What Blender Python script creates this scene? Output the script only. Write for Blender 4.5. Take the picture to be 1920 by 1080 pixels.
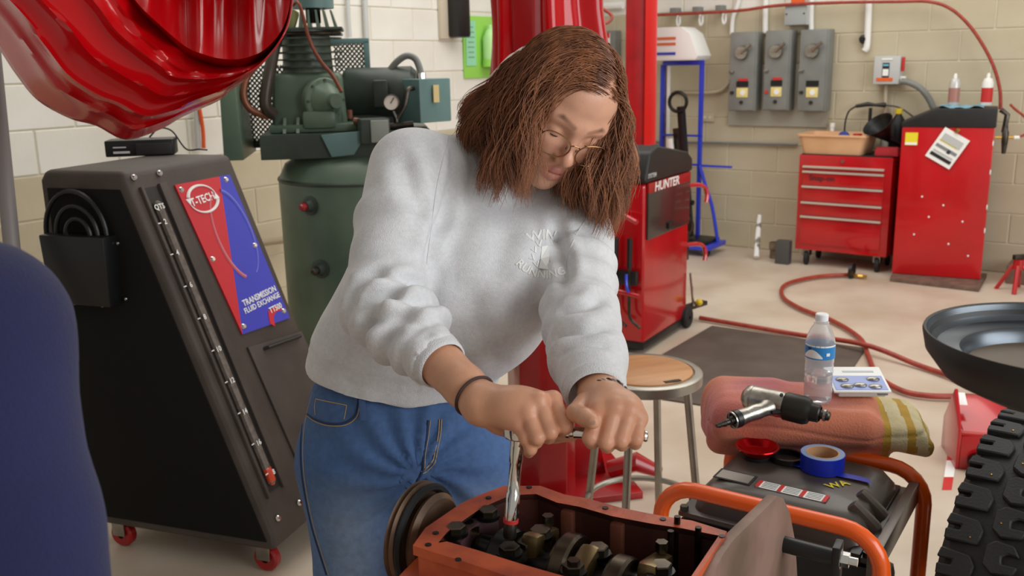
import bpy, bmesh, math, random
import numpy as np
from mathutils import Vector, Matrix, Euler
from mathutils.bvhtree import BVHTree
random.seed(7); rng = np.random.default_rng(7)
for o in list(bpy.data.objects): bpy.data.objects.remove(o)
SC = bpy.context.scene; COL = SC.collection

# ------------------------------------------------------------------ camera
F = 1775.; PT = math.radians(13.4); RL = math.radians(1.19); CH = 1.45
fw = np.array([0, math.cos(PT), -math.sin(PT)]); u0 = np.array([0, math.sin(PT), math.cos(PT)]); r0 = np.array([1., 0, 0])
rt = math.cos(RL)*r0 - math.sin(RL)*u0; up = math.cos(RL)*u0 + math.sin(RL)*r0
CAM = np.array([0, 0, CH])
cd = bpy.data.cameras.new('camera'); cam = bpy.data.objects.new('camera', cd); COL.objects.link(cam)
mw = Matrix.Identity(4)
for i in range(3):
    mw[i][0] = rt[i]; mw[i][1] = up[i]; mw[i][2] = -fw[i]; mw[i][3] = CAM[i]
cam.matrix_world = mw
cd.sensor_width = 36; cd.lens = 36*F/1920; cd.clip_start = .05
cd.dof.use_dof = True; cd.dof.focus_distance = 1.5; cd.dof.aperture_fstop = 8.0
SC.camera = cam
# ------------------------------------------------------------------ light
wd = bpy.data.worlds.new('world'); SC.world = wd; wd.use_nodes = True
bg = wd.node_tree.nodes['Background']; bg.inputs[0].default_value = (1., .94, .85, 1); bg.inputs[1].default_value = .36
def area(name, loc, tgt, sx, sy, power, col):
    l = bpy.data.lights.new(name, 'AREA'); l.shape = 'RECTANGLE'; l.size = sx; l.size_y = sy; l.energy = power; l.color = col
    o = bpy.data.objects.new(name, l); COL.objects.link(o); o.location = loc
    o.rotation_euler = (Vector(tgt)-Vector(loc)).to_track_quat('-Z', 'Y').to_euler(); return o
area('door_daylight', (4.6, -1.2, 2.5), (.6, 2.6, 1.0), 4.5, 3.0, 235, (.93, .97, 1.))
area('ceiling_lamp_bank', (.9, 4.6, 3.5), (.9, 4.6, 0), 5.0, 3.0, 120, (1., .97, .92))
SC.view_settings.view_transform = 'Standard'; SC.view_settings.look = 'None'
SC.view_settings.exposure = 0.0; SC.view_settings.gamma = 1.0; SC.view_settings.use_curve_mapping = False

# ------------------------------------------------------------------ pixel helpers (1920x1080 frame)
def ray(x, y): return rt*((x-960)/F) + up*((540-y)/F) + fw
def px(x, y, d): return CAM + ray(x, y)*d
def zp(x, y, z=0.):
    v = ray(x, y); return CAM + v*((z-CH)/v[2])
def pl(x, y, p0, n):
    v = ray(x, y); n = np.asarray(n, float); return CAM + v*(np.dot(np.asarray(p0)-CAM, n)/np.dot(v, n))
def proj(p):
    q = np.asarray(p)-CAM; d = q@fw; return 960+F*(q@rt)/d, 540-F*(q@up)/d, d

# ------------------------------------------------------------------ materials
def lin(c):
    c = c/255.; return c/12.92 if c <= .04045 else ((c+.055)/1.055)**2.4
def rgb(c): return (lin(c[0]), lin(c[1]), lin(c[2]), 1.)
MATS = {}
def M(name, col, rough=.5, metal=0., col2=None, scale=12., bump=0., bscale=None, coat=0., trans=0., detail=4., contrast=(.35, .65), spec=.5, stretch=None, sheen=0., ior=1.5, emit=0.):
    m = bpy.data.materials.new(name); m.use_nodes = True; nt = m.node_tree; b = nt.nodes['Principled BSDF']
    b.inputs['Base Color'].default_value = rgb(col); b.inputs['Roughness'].default_value = rough; b.inputs['Metallic'].default_value = metal
    b.inputs['Coat Weight'].default_value = coat; b.inputs['Coat Roughness'].default_value = .08
    b.inputs['Transmission Weight'].default_value = trans; b.inputs['Specular IOR Level'].default_value = spec; b.inputs['IOR'].default_value = ior
    b.inputs['Sheen Weight'].default_value = sheen
    if emit: b.inputs['Emission Color'].default_value = rgb(col); b.inputs['Emission Strength'].default_value = emit
    if col2 or bump:
        tc = nt.nodes.new('ShaderNodeTexCoord'); mp = nt.nodes.new('ShaderNodeMapping'); nt.links.new(tc.outputs['Object'], mp.inputs[0])
        if stretch: mp.inputs['Scale'].default_value = stretch
    if col2:
        n = nt.nodes.new('ShaderNodeTexNoise'); n.inputs['Scale'].default_value = scale; n.inputs['Detail'].default_value = detail; nt.links.new(mp.outputs[0], n.inputs['Vector'])
        r = nt.nodes.new('ShaderNodeValToRGB'); r.color_ramp.elements[0].position = contrast[0]; r.color_ramp.elements[1].position = contrast[1]
        r.color_ramp.elements[0].color = rgb(col2); r.color_ramp.elements[1].color = rgb(col)
        nt.links.new(n.outputs['Fac'], r.inputs[0]); nt.links.new(r.outputs[0], b.inputs['Base Color'])
    if bump:
        n2 = nt.nodes.new('ShaderNodeTexNoise'); n2.inputs['Scale'].default_value = bscale or scale*3; n2.inputs['Detail'].default_value = 3; nt.links.new(mp.outputs[0], n2.inputs['Vector'])
        bp = nt.nodes.new('ShaderNodeBump'); bp.inputs['Strength'].default_value = bump; bp.inputs['Distance'].default_value = .004
        nt.links.new(n2.outputs['Fac'], bp.inputs['Height']); nt.links.new(bp.outputs[0], b.inputs['Normal'])
    MATS[name] = m; return m

# ------------------------------------------------------------------ mesh building
def rotm(rx=0, ry=0, rz=0): return np.array(Euler((rx, ry, rz)).to_matrix())
def basis(d):
    d = np.asarray(d, float); d = d/np.linalg.norm(d)
    a = np.array([0, 0, 1.]) if abs(d[2]) < .9 else np.array([1., 0, 0])
    x = np.cross(a, d); x /= np.linalg.norm(x); return x, np.cross(d, x), d
class MB:
    def __init__(s): s.v = []; s.f = []
    def add(s, v, f):
        n = len(s.v); s.v += [tuple(map(float, p)) for p in v]; s.f += [tuple(i+n for i in q) for q in f]; return s
    def box(s, c, d, R=None, taper=None):
        x, y, z = d[0]/2, d[1]/2, d[2]/2
        v = np.array([(-x, -y, -z), (x, -y, -z), (x, y, -z), (-x, y, -z), (-x, -y, z), (x, -y, z), (x, y, z), (-x, y, z)])
        if taper: v[4:, 0] *= taper[0]; v[4:, 1] *= taper[1]
        if R is not None: v = v@np.asarray(R).T
        return s.add(v+np.asarray(c), [(0, 3, 2, 1), (4, 5, 6, 7), (0, 1, 5, 4), (1, 2, 6, 5), (2, 3, 7, 6), (3, 0, 4, 7)])
    def cyl(s, a, b, r, r2=None, n=16, cap=True):
        a = np.asarray(a, float); b = np.asarray(b, float); r2 = r if r2 is None else r2
        x, y, d = basis(b-a); t = np.arange(n)*2*math.pi/n; c = np.cos(t)[:, None]*x + np.sin(t)[:, None]*y
        f = [(i, (i+1) % n, n+(i+1) % n, n+i) for i in range(n)]
        if cap: f += [tuple(range(n-1, -1, -1)), tuple(range(n, 2*n))]
        return s.add(np.vstack([a+c*r, b+c*r2]), f)
    def tube(s, pts, r, n=8, closed=False, cap=True):
        pts = np.asarray(pts, float); m = len(pts); rr = np.broadcast_to(np.asarray(r, float), (m,))
        tg = np.roll(pts, -1, 0)-np.roll(pts, 1, 0) if closed else np.gradient(pts, axis=0)
        tg /= np.linalg.norm(tg, axis=1)[:, None]+1e-12
        x, y, _ = basis(tg[0]); V = []; t = np.arange(n)*2*math.pi/n
        for i in range(m):
            x = x-tg[i]*np.dot(x, tg[i]); x /= np.linalg.norm(x)+1e-12; y = np.cross(tg[i], x)
            V.append(pts[i]+rr[i]*(np.cos(t)[:, None]*x+np.sin(t)[:, None]*y))
        f = []
        for i in range(m if closed else m-1):
            j = (i+1) % m
            f += [(i*n+k, i*n+(k+1) % n, j*n+(k+1) % n, j*n+k) for k in range(n)]
        if cap and not closed: f += [tuple(range(n-1, -1, -1)), tuple((m-1)*n+k for k in range(n))]
        return s.add(np.vstack(V), f)
    def lathe(s, prof, o=(0, 0, 0), ax=(0, 0, 1), n=32, close=False):
        x, y, d = basis(ax); o = np.asarray(o, float); t = np.arange(n)*2*math.pi/n; c = np.cos(t)[:, None]*x+np.sin(t)[:, None]*y
        V = np.vstack([o+d*h+c*max(r, 1e-5) for r, h in prof]); m = len(prof); f = []
        for i in range(m if close else m-1):
            j = (i+1) % m
            f += [(i*n+k, i*n+(k+1) % n, j*n+(k+1) % n, j*n+k) for k in range(n)]
        return s.add(V, f)
    def prism(s, poly, a, b, plane='xz'):
        # polygon in a plane, extruded from a to b along the third axis
        def mk(u, v, w): return {'xz': (u, w, v), 'xy': (u, v, w), 'yz': (w, u, v)}[plane]
        n = len(poly); V = [mk(u, v, a) for u, v in poly]+[mk(u, v, b) for u, v in poly]
        f = [(i, (i+1) % n, n+(i+1) % n, n+i) for i in range(n)]+[tuple(range(n-1, -1, -1)), tuple(range(n, 2*n))]
        return s.add(V, f)
    def sph(s, c, r, n=12, sq=(1, 1, 1)):
        V = []; f = []; m = n//2+1
        for i in range(m):
            th = math.pi*i/(m-1)
            for k in range(n):
                ph = 2*math.pi*k/n; V.append((c[0]+r*sq[0]*math.sin(th)*math.cos(ph), c[1]+r*sq[1]*math.sin(th)*math.sin(ph), c[2]-r*sq[2]*math.cos(th)))
        for i in range(m-1): f += [(i*n+k, i*n+(k+1) % n, (i+1)*n+(k+1) % n, (i+1)*n+k) for k in range(n)]
        return s.add(V, f)
    def grid(s, G):
        G = np.asarray(G, float); a, b = G.shape[:2]
        return s.add(G.reshape(-1, 3), [(i*b+j, i*b+j+1, (i+1)*b+j+1, (i+1)*b+j) for i in range(a-1) for j in range(b-1)])
    def xf(s, o, x, y, z=None):
        x = np.asarray(x, float); y = np.asarray(y, float); z = np.cross(x, y) if z is None else np.asarray(z, float); a = np.array(s.v)
        s.v = [tuple(p) for p in (np.asarray(o)+a[:, :1]*x+a[:, 1:2]*y+a[:, 2:]*z)]; return s
    def mesh(s, name, bev=0, seg=2, smooth=35, recalc=True, weld=1e-5):
        me = bpy.data.meshes.new(name); me.from_pydata(s.v, [], s.f)
        bm = bmesh.new(); bm.from_mesh(me)
        if weld: bmesh.ops.remove_doubles(bm, verts=bm.verts, dist=weld)
        if recalc: bmesh.ops.recalc_face_normals(bm, faces=bm.faces)
        if bev:
            es = [e for e in bm.edges if len(e.link_faces) == 2 and e.calc_face_angle(0) > .6]
            bmesh.ops.bevel(bm, geom=es, offset=bev, segments=seg, profile=.6, affect='EDGES', clamp_overlap=True)
        bm.to_mesh(me); bm.free()
        if smooth:
            me.shade_smooth(); me.set_sharp_from_angle(angle=math.radians(smooth))
        return me
def link(name, me, mat, parent=None, loc=None, yaw=None):
    o = bpy.data.objects.new(name, me); COL.objects.link(o)
    if mat and not me.materials:
        for mm in (mat if isinstance(mat, (list, tuple)) else [mat]): me.materials.append(mm)
    if parent: o.parent = parent
    if loc is not None: o.location = tuple(map(float, loc))
    if yaw: o.rotation_euler = (0, 0, yaw)
    return o
def P(name, mb, mat, parent, bev=0, smooth=35, seg=2, label=None, loc=None):
    o = link(name, mb.mesh(name, bev, seg, smooth) if isinstance(mb, MB) else mb, mat, parent, loc)
    if label: o['label'] = label
    return o
def tag(o, label, cat, group=None):
    o['label'] = label; o['category'] = cat
    if group: o['group'] = group
    return o
def T(name, label, cat, loc=(0, 0, 0), yaw=0., group=None):
    o = bpy.data.objects.new(name, None); COL.objects.link(o); o.empty_display_size = .05
    o.location = tuple(map(float, loc)); o.rotation_euler = (0, 0, yaw); return tag(o, label, cat, group)
def S(name, label, cat, mb, mat, loc=(0, 0, 0), yaw=0., bev=0, smooth=35, group=None):
    return tag(link(name, mb.mesh(name, bev, 2, smooth) if isinstance(mb, MB) else mb, mat, None, loc, yaw), label, cat, group)
def structure(o): o['kind'] = 'structure'; return o
def smoothpts(pts, n=8, closed=False):
    pts = np.asarray(pts, float); out = []; m = len(pts)
    for i in range(m if closed else m-1):
        p0 = pts[(i-1) % m] if closed or i > 0 else 2*pts[0]-pts[1]; p1 = pts[i]; p2 = pts[(i+1) % m]
        p3 = pts[(i+2) % m] if closed or i < m-2 else 2*pts[-1]-pts[-2]
        for k in range(n):
            t = k/n; out.append(.5*((2*p1)+(-p0+p2)*t+(2*p0-5*p1+4*p2-p3)*t*t+(-p0+3*p1-3*p2+p3)*t**3))
    if not closed: out.append(pts[-1])
    return np.array(out)
def text_mesh(s, size, font_bold=True, depth=.0004, align='CENTER', space=1.0):
    c = bpy.data.curves.new('t', 'FONT'); c.body = s; c.size = size; c.align_x = align; c.align_y = 'CENTER'; c.extrude = depth; c.space_character = space
    c.resolution_u = 2
    if font_bold: c.offset = size*.018
    o = bpy.data.objects.new('t', c); COL.objects.link(o); dg = bpy.context.evaluated_depsgraph_get()
    me = bpy.data.meshes.new_from_object(o.evaluated_get(dg)); bpy.data.objects.remove(o); bpy.data.curves.remove(c); me.materials.clear(); return me
def place(me, o, x, y):
    # map mesh x/y/z to origin o and axes x, y (z = x cross y)
    x = np.asarray(x, float); y = np.asarray(y, float); z = np.cross(x, y); n = len(me.vertices); a = np.empty(n*3); me.vertices.foreach_get('co', a); a = a.reshape(-1, 3)
    a = np.asarray(o)+a[:, :1]*x+a[:, 1:2]*y+a[:, 2:]*z; me.vertices.foreach_set('co', a.ravel()); me.update(); return me
# ------------------------------------------------------------------ material library
m_tan = M('block_tan', (196, 186, 160), .55, col2=(186, 175, 148), scale=3, bump=.25, bscale=60)
m_white = M('block_white', (232, 230, 222), .55, col2=(222, 218, 206), scale=3, bump=.2, bscale=60)
m_mortar = M('mortar_paint', (214, 206, 184), .7); m_mortarw = M('mortar_white', (226, 222, 212), .7)
m_floor = M('floor_epoxy', (206, 192, 174), .42, col2=(180, 160, 138), scale=2.2, bump=.05, detail=8, contrast=(.25, .6))
m_red = M('red_paint', (190, 12, 22), .22, coat=.5, col2=(170, 8, 18), scale=4)
m_redlift = M('red_lift_paint', (168, 14, 20), .3, coat=.3, col2=(140, 10, 18), scale=5)
m_vinyl = M('red_vinyl', (196, 4, 14), .2, coat=.25, col2=(176, 2, 12), scale=3, spec=.35)
m_black = M('black_plastic', (30, 29, 28), .5, col2=(24, 23, 22), scale=20, bump=.15, bscale=250)
m_ttech = M('machine_plastic', (74, 64, 57), .6, col2=(60, 52, 46), scale=6, bump=.3, bscale=300)
m_blk = M('black_paint', (16, 16, 17), .4)
m_rubber = M('black_rubber', (22, 22, 23), .7, bump=.2, bscale=150)
m_chrome = M('chrome', (225, 225, 222), .12, 1.)
m_steel = M('steel', (170, 168, 162), .32, 1., col2=(140, 136, 130), scale=15)
m_dsteel = M('dark_steel', (92, 88, 82), .42, 1., col2=(60, 56, 50), scale=18)
m_brass = M('brass', (200, 160, 80), .3, 1.)
m_green = M('compressor_green', (92, 112, 92), .38, col2=(74, 92, 78), scale=4, bump=.05)
m_greend = M('compressor_dark_green', (62, 76, 66), .42, col2=(46, 56, 50), scale=5)
m_teal = M('control_box_teal', (104, 138, 136), .4, col2=(92, 124, 122), scale=5)
m_gray = M('electrical_gray', (128, 130, 126), .45, col2=(116, 118, 114), scale=6)
m_lgray = M('light_gray', (190, 192, 190), .45)
m_whitep = M('white_plastic', (236, 236, 232), .4)
m_paper = M('paper', (240, 240, 236), .7)
m_ink = M('black_ink', (30, 30, 32), .7)
m_inkg = M('gray_ink', (130, 132, 134), .7)
m_redink = M('red_ink', (200, 40, 36), .6)
m_orangeink = M('orange_ink', (226, 96, 30), .6)
m_yellow = M('yellow_paper', (232, 214, 40), .6)
m_hose = M('red_hose', (166, 62, 44), .45, col2=(140, 48, 36), scale=30)
m_blue = M('blue_paint', (42, 60, 190), .35, coat=.2)
m_mat = M('floor_mat_rubber', (92, 80, 70), .75, col2=(78, 66, 58), scale=5, bump=.3, bscale=220)
m_wood = M('stool_wood', (206, 152, 100), .42, col2=(178, 120, 72), scale=3, stretch=(1, 7, 1), contrast=(.3, .7))
m_stoolm = M('stool_metal', (176, 172, 162), .35, .85, col2=(158, 152, 140), scale=10)
m_orange = M('orange_tube', (236, 92, 16), .3, coat=.35)
m_gen = M('generator_brown_metal', (76, 68, 60), .38, col2=(64, 56, 50), scale=6, coat=.15)
m_tan2 = M('tan_plastic', (222, 176, 134), .5, col2=(212, 164, 120), scale=6)
m_lime = M('lime_board', (150, 212, 88), .45); m_mint = M('mint_label', (150, 216, 176), .5)
m_navy = M('navy_cloth', (30, 33, 74), .95, col2=(24, 26, 60), scale=5, bump=.3, bscale=400, sheen=.05)
m_block = M('engine_orange', (204, 92, 50), .45, col2=(150, 60, 38), scale=14, bump=.3, bscale=60, contrast=(.3, .6))
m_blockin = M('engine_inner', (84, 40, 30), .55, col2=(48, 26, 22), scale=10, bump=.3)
m_oil = M('oily_steel', (96, 86, 72), .3, .9, col2=(44, 38, 32), scale=16)
m_oilblk = M('oily_black', (22, 20, 20), .28, .5)
m_bright = M('machined_journal', (214, 196, 150), .2, 1.)
m_plate = M('stand_plate', (146, 116, 104), .5, .2, col2=(110, 90, 74), scale=7, bump=.2)
m_tread = M('tire_rubber', (40, 39, 37), .62, col2=(32, 31, 30), scale=14, bump=.2, bscale=180)
m_pan = M('pan_steel', (108, 116, 124), .3, .8, col2=(70, 72, 74), scale=4); m_panout = M('pan_black', (30, 28, 27), .5)
m_pandust = M('pan_dusty_floor', (120, 106, 90), .55, .2, col2=(96, 84, 72), scale=5)
m_tape = M('blue_tape', (20, 44, 176), .35); m_card = M('cardboard', (196, 152, 110), .7); m_tapeside = M('tape_side', (130, 156, 196), .5)
m_anod = M('red_anodised', (190, 12, 22), .2, .85)
m_alum = M('cast_aluminium', (190, 186, 178), .34, 1., col2=(150, 144, 134), scale=25, bump=.2, bscale=80)
m_towel = M('towel', (206, 122, 92), .85, col2=(186, 100, 104), scale=4.5, bump=.5, bscale=240, sheen=.2, contrast=(.4, .6))
m_cream = M('towel_cream', (206, 194, 156), .85, col2=(190, 176, 132), scale=20, bump=.5, bscale=240)
m_gold = M('towel_gold', (176, 140, 52), .85, bump=.5, bscale=240)
m_bottle = M('bottle_plastic', (250, 252, 255), .06, trans=.86, ior=1.2); m_cap = M('bottle_cap', (240, 242, 244), .35)
m_glass = M('lens_glass', (255, 255, 255), .0, trans=1., ior=1.05)
m_gauge = M('gauge_face', (236, 232, 220), .5)
m_tube = M('sight_tube', (112, 100, 90), .5, col2=(88, 76, 66), scale=60)
m_fluid = M('red_fluid', (206, 70, 40), .2, coat=.4)
m_decalred = M('decal_red', (196, 36, 48), .35); m_decalblue = M('decal_blue', (58, 62, 180), .35); m_decallight = M('decal_pale', (206, 120, 130), .4); m_decalpale = M('decal_pale_blue', (110, 116, 205), .4)
m_brick = M('paver_brown', (120, 92, 78), .7, col2=(96, 74, 62), scale=20, bump=.3)
# ------------------------------------------------------------------ the room: floor and two block walls
aB = math.radians(-54.6); dirB = np.array([-math.sin(aB), -math.cos(aB), 0]); nB = np.array([math.cos(aB), -math.sin(aB), 0])   # back wall, left to right
dirB = np.array([math.sin(-aB), -math.cos(aB), 0.])
P0 = zp(1416, 466); KC = pl(1095, 440, P0, nB); KC[2] = 0
dirL = np.array([math.sin(math.radians(35.4)), math.cos(math.radians(35.4)), 0.])   # left wall, towards the corner
yawB = math.atan2(dirB[1], dirB[0]); yawL = math.atan2(dirL[1], dirL[0]); nL = np.array([-dirL[1], dirL[0], 0.])
def ydir(yaw): return np.array([-math.sin(yaw), math.cos(yaw), 0.])
fl = MB().box((1.0, 3.6, -.05), (12, 14, .1)); structure(link('floor', fl.mesh('floor', smooth=0), m_floor))
def block_mesh(name, w, mat):
    me = MB().box((0, 0, 0), (w, .02, .194)).mesh(name, bev=.004, seg=1); me.materials.append(mat); return me
BLK = {}
def build_wall(name, o, d, yaw, length, courses, start, white_from, mat_low, mat_hi):
    w = structure(link(name, MB().box((length/2, .1, courses*.1), (length, .19, courses*.2)).mesh(name, smooth=0), m_mortar if mat_low is m_tan else m_mortarw, None, o, yaw))
    for c in range(courses):
        off = (.2 if c % 2 else 0.)-start; x = off
        while x < length-.02:
            a, b = max(x+.004, 0.), min(x+.396, length); x += .4
            if b-a < .05: continue
            hi = c >= white_from; key = (round(b-a, 3), hi, name)
            if key not in BLK: BLK[key] = block_mesh('block', b-a, mat_hi if hi else mat_low)
            q = link('block', BLK[key], None, w, ((a+b)/2, .0085, c*.2+.1))
    return w
wall_back = build_wall('wall_back', KC, dirB, yawB, 5.2, 14, .1, 9, m_tan, m_white)
LL = 6.4; wall_left = build_wall('wall_left', KC-dirL*LL, dirL, yawL, LL, 14, .15, 5, m_tan, m_white)
def wallpt(x, y, which='B', out=0.):
    n, yaw = (nB, yawB) if which == 'B' else (nL, yawL)
    return pl(x, y, KC-ydir(yaw)*out, n)
def wrect(x0, y0, x1, y1, which='B', out=0.):
    d = dirB if which == 'B' else dirL
    xm, ym = (x0+x1)/2, (y0+y1)/2
    a, b = wallpt(x0, ym, which, out), wallpt(x1, ym, which, out); t, q = wallpt(xm, y0, which, out), wallpt(xm, y1, which, out)
    c = wallpt(xm, ym, which, 0.); h = t[2]-q[2]; mid = (a+b)/2
    base = mid+ydir(yawB if which == 'B' else yawL)*out
    return np.array([base[0], base[1], (t[2]+q[2])/2-h/2]), abs((b-a)@d), h
YB = yawB; YL = yawL

# ---- the three safety switches on their board
bl, bw, bh = wrect(1367, 120, 1554, 237, out=.02)
S('backing_board', 'flat gray painted board mounted behind the three switch boxes', 'board', MB().box((0, -.02, bh/2), (bw, .014, bh)), M('board_gray', (168, 166, 152), .5), bl, YB, bev=.004)
for i, (x0, x1, y0, y1, lab) in enumerate([(1368, 1418, 60, 208, 'gray safety switch box with lever, leftmost of three, red tag'), (1433, 1481, 57, 207, 'gray safety switch box with lever, middle of three, red padlock tag'), (1498, 1551, 55, 209, 'gray safety switch box with lever, rightmost of three, wide right flange')]):
    lo, w, h = wrect(x0, y0, x1, y1, out=.16); D = .125
    t = T('safety_switch', lab, 'switch box', lo, YB, 'three safety switches on the back wall')
    P('box', MB().box((0, -.033-D/2, h/2), (w, D, h)), m_gray, t, bev=.005)
    P('cover', MB().box((-.004, -.036-D, h/2), (w*.93, .012, h*.985)), m_gray, t, bev=.004)
    y = -.045-D; k = MB().cyl((-w*.03, y, h*.74), (-w*.03, y-.03, h*.74), .052, .045, 20); kn = P('dial', k, m_alum, t)
    P('lever', MB().tube([(-w*.03, y-.028, h*.74), (w*.16, y-.036, h*.79), (w*.33, y-.036, h*.84)], [.014, .013, .015], 8), m_alum, kn)
    P('label_plate', MB().box((w*.02, y, h*.235), (w*.42, .004, h*.12)), M('label_cream%d' % i, (226, 208, 130), .5), t, bev=.001)
    P('rating_plate', MB().box((w*.02, y, h*.345), (w*.44, .006, h*.07)), m_blk, t)
    P('seal', MB().cyl((w*.04, y-.002, h*.235), (w*.04, y-.006, h*.235), .02, n=14), m_whitep, t)
    if i < 2: P('red_tag', MB().box((w*.04, y-.001, h*.4), (w*.36, .004, h*.03)), m_redink, t)
    P('latch', MB().box((-w*.4, y-.004, h*.5), (w*.18, .016, h*.03)), m_steel, t, bev=.002)
    P('padlock_tab', MB().box((-w*.36, y-.004, h*.235), (w*.12, .014, h*.035)), m_redink if i == 1 else m_dsteel, t)
    P('keyhole', MB().cyl((0, y, h*.11), (0, y-.005, h*.11), .014, n=10), m_dsteel, t)
# junction box and conduits above
lo, w, h = wrect(1472, 5, 1513, 47, out=.1)
t = T('junction_box', 'small pale gray junction box above the switch boxes', 'box', lo, YB)
P('box', MB().box((0, -.055, h/2), (w, .1, h)), m_lgray, t, bev=.004); P('lid', MB().box((0, -.11, h/2), (w*.97, .008, h*.97)), M('jb_lid', (160, 166, 164), .45), t, bev=.002)
for sx in (-.4, .4): P('screw', MB().cyl((sx*w, -.113, h*.5), (sx*w, -.118, h*.5), .006, n=8), m_dsteel, t)
P('orange_sticker', MB().box((0, -.07, h+.025), (w*.5, .06, .05)), m_orangeink, t)
def conduit(label, pts, r, mat=m_whitep, which='B', out=.03, cat='conduit', name='conduit', group=None, n=10, sm=6):
    W = [wallpt(x, y, which, out) for x, y in pts]; return S(name, label, cat, MB().tube(smoothpts(W, sm) if len(W) > 2 else W, r, n), mat, group=group)
conduit('white conduit bending up from the leftmost safety switch', [(1372, 64), (1374, 34), (1382, 12), (1396, -40)], .016)
conduit('white conduit rising from the middle safety switch', [(1435, 62), (1435, 30), (1436, -40)], .02)
conduit('white conduit rising beside the junction box to the ceiling', [(1521, 62), (1521, 20), (1524, -40)], .018)
conduit('white drop conduit with a round outlet at its foot', [(1631, -40), (1627, 60), (1625, 88), (1621, 95)], .022)
conduit('thin tan conduit curving into the left switch box', [(1262, 174), (1320, 174), (1350, 170), (1364, 158), (1367, 148)], .012, m_tan)
conduit('gray surface raceway line along the back wall', [(1170, 266), (1300, 267), (1495, 271)], .01, m_gray, out=.025, n=6)
lo, w, h = wrect(1612, 66, 1626, 81, out=.04); t = T('round_outlet', 'round dark twist-lock outlet on the back wall', 'outlet', lo, YB)
P('ring', MB().lathe([(.0, -.05), (.012, -.05), (.03, -.045), (.034, -.02), (.034, 0)], (0, 0, h/2), (0, 1, 0), 16), m_dsteel, t); P('socket_face', MB().cyl((0, -.048, h/2), (0, -.054, h/2), .016, n=12), m_blk, t)
lo, w, h = wrect(1314, 212, 1338, 228, out=.02); t = T('wall_outlet', 'tan painted wall outlet below the safety switches', 'outlet', lo, YB)
P('plate', MB().box((0, -.012, h/2), (w, .012, h)), m_tan, t, bev=.003)
for s in (-.2, .2): P('socket', MB().cyl((s*w, -.018, h/2), (s*w, -.0205, h/2), .012, n=10), m_mortar, t)
# small switch with label
lo, w, h = wrect(1637, 105, 1686, 158, out=.12); t = T('fused_switch', 'small pale gray fused switch with orange warning strip', 'switch box', lo, YB); D = .1
P('box', MB().box((0, -D/2-.005, h/2), (w, D, h)), m_lgray, t, bev=.006)
y = -D-.008; P('label_plate', MB().box((-.005, y, h*.5), (w*.26, .003, h*.52)), m_ink, t); P('label_text', MB().box((-.005, y-.002, h*.42), (w*.22, .003, h*.24)), m_paper, t)
P('blue_strip', MB().box((-.005, y-.002, h*.68), (w*.22, .003, h*.06)), M('cyan_ink', (110, 190, 214), .6), t); P('warning_strip', MB().box((-.01, y, h*.17), (w*.62, .003, h*.12)), m_orangeink, t)
P('title_strip', MB().box((0, y, h*.89), (w*.42, .003, h*.06)), m_paper, t); P('handle', MB().box((w*.5+.012, -D*.7, h*.7), (.016, .03, h*.5)), m_redink, t, bev=.003)
P('fitting', MB().box((w*.5+.012, -D*.5, h*.14), (.035, .05, .05)), m_whitep, t, bev=.005)
conduit('gray flexible conduit from small switch to red cabinet', [(1690, 152), (1706, 155), (1725, 165), (1740, 182), (1752, 206)], .022, m_gray, out=.1)
conduit('thin vertical conduit below the small switch', [(1661, 160), (1660, 200), (1659, 250)], .012, m_tan)
# red air line along the wall with hangers
conduit('thin red air line running along the back wall and looping down', [(1180, 30), (1300, 25), (1385, 20), (1460, 10), (1560, 5), (1680, 3), (1740, 3), (1780, 15), (1815, 45), (1845, 88), (1865, 130), (1875, 170), (1876, 205)], .011, m_hose, out=.13, name='air_line', cat='hose')
for i, (x, y, lab) in enumerate([(1268, 21, 'small gray hose hanger bracket nearest the red post'), (1310, 19, 'small gray hose hanger bracket, middle one'), (1353, 16, 'small gray hose hanger bracket nearest the switches')]):
    lo, w, h = wrect(x-6, y-6, x+6, y+6, out=.03); t = T('hose_hanger', lab, 'bracket', lo, YB, 'hose hangers on the back wall')
    P('bracket', MB().box((0, -.045, h/2), (w, .09, h)), m_gray, t, bev=.003); P('hook', MB().tube(smoothpts([(.03, -.06, 0), (.035, -.09, -.05), (.045, -.09, -.09), (.06, -.09, -.07), (.06, -.09, -.02)], 4), .008, 6), m_whitep, t)
# pry bar and pipe stub at the wall foot
S('pry_bar', 'white chipped metal bar leaning against the back wall', 'bar', MB().tube([px(1418, 482, 6.95), px(1421, 440, 7.02), px(1424, 404, 7.08)], [.02, .02, .016], 8), M('chipped_white', (226, 226, 222), .5, col2=(120, 112, 100), scale=14, contrast=(.4, .5)))
q = zp(1452, 484); S('pipe_stub', 'short rusty pipe stub standing by the wall', 'pipe', MB().lathe([(0, 0), (.035, 0), (.035, .07), (.042, .07), (.042, .12), (.03, .12), (.03, .05), (0, .05)], n=14), M('rusty_pipe', (130, 116, 96), .6, col2=(96, 80, 62), scale=20), q)
q = zp(1468, 494); S('rubber_chock', 'dark gray rectangular chock block beside the tool cabinet', 'block', MB().box((0, 0, .085), (.1, .07, .17)), M('chock', (74, 72, 70), .6, bump=.2), q, yawB, bev=.006)
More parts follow.
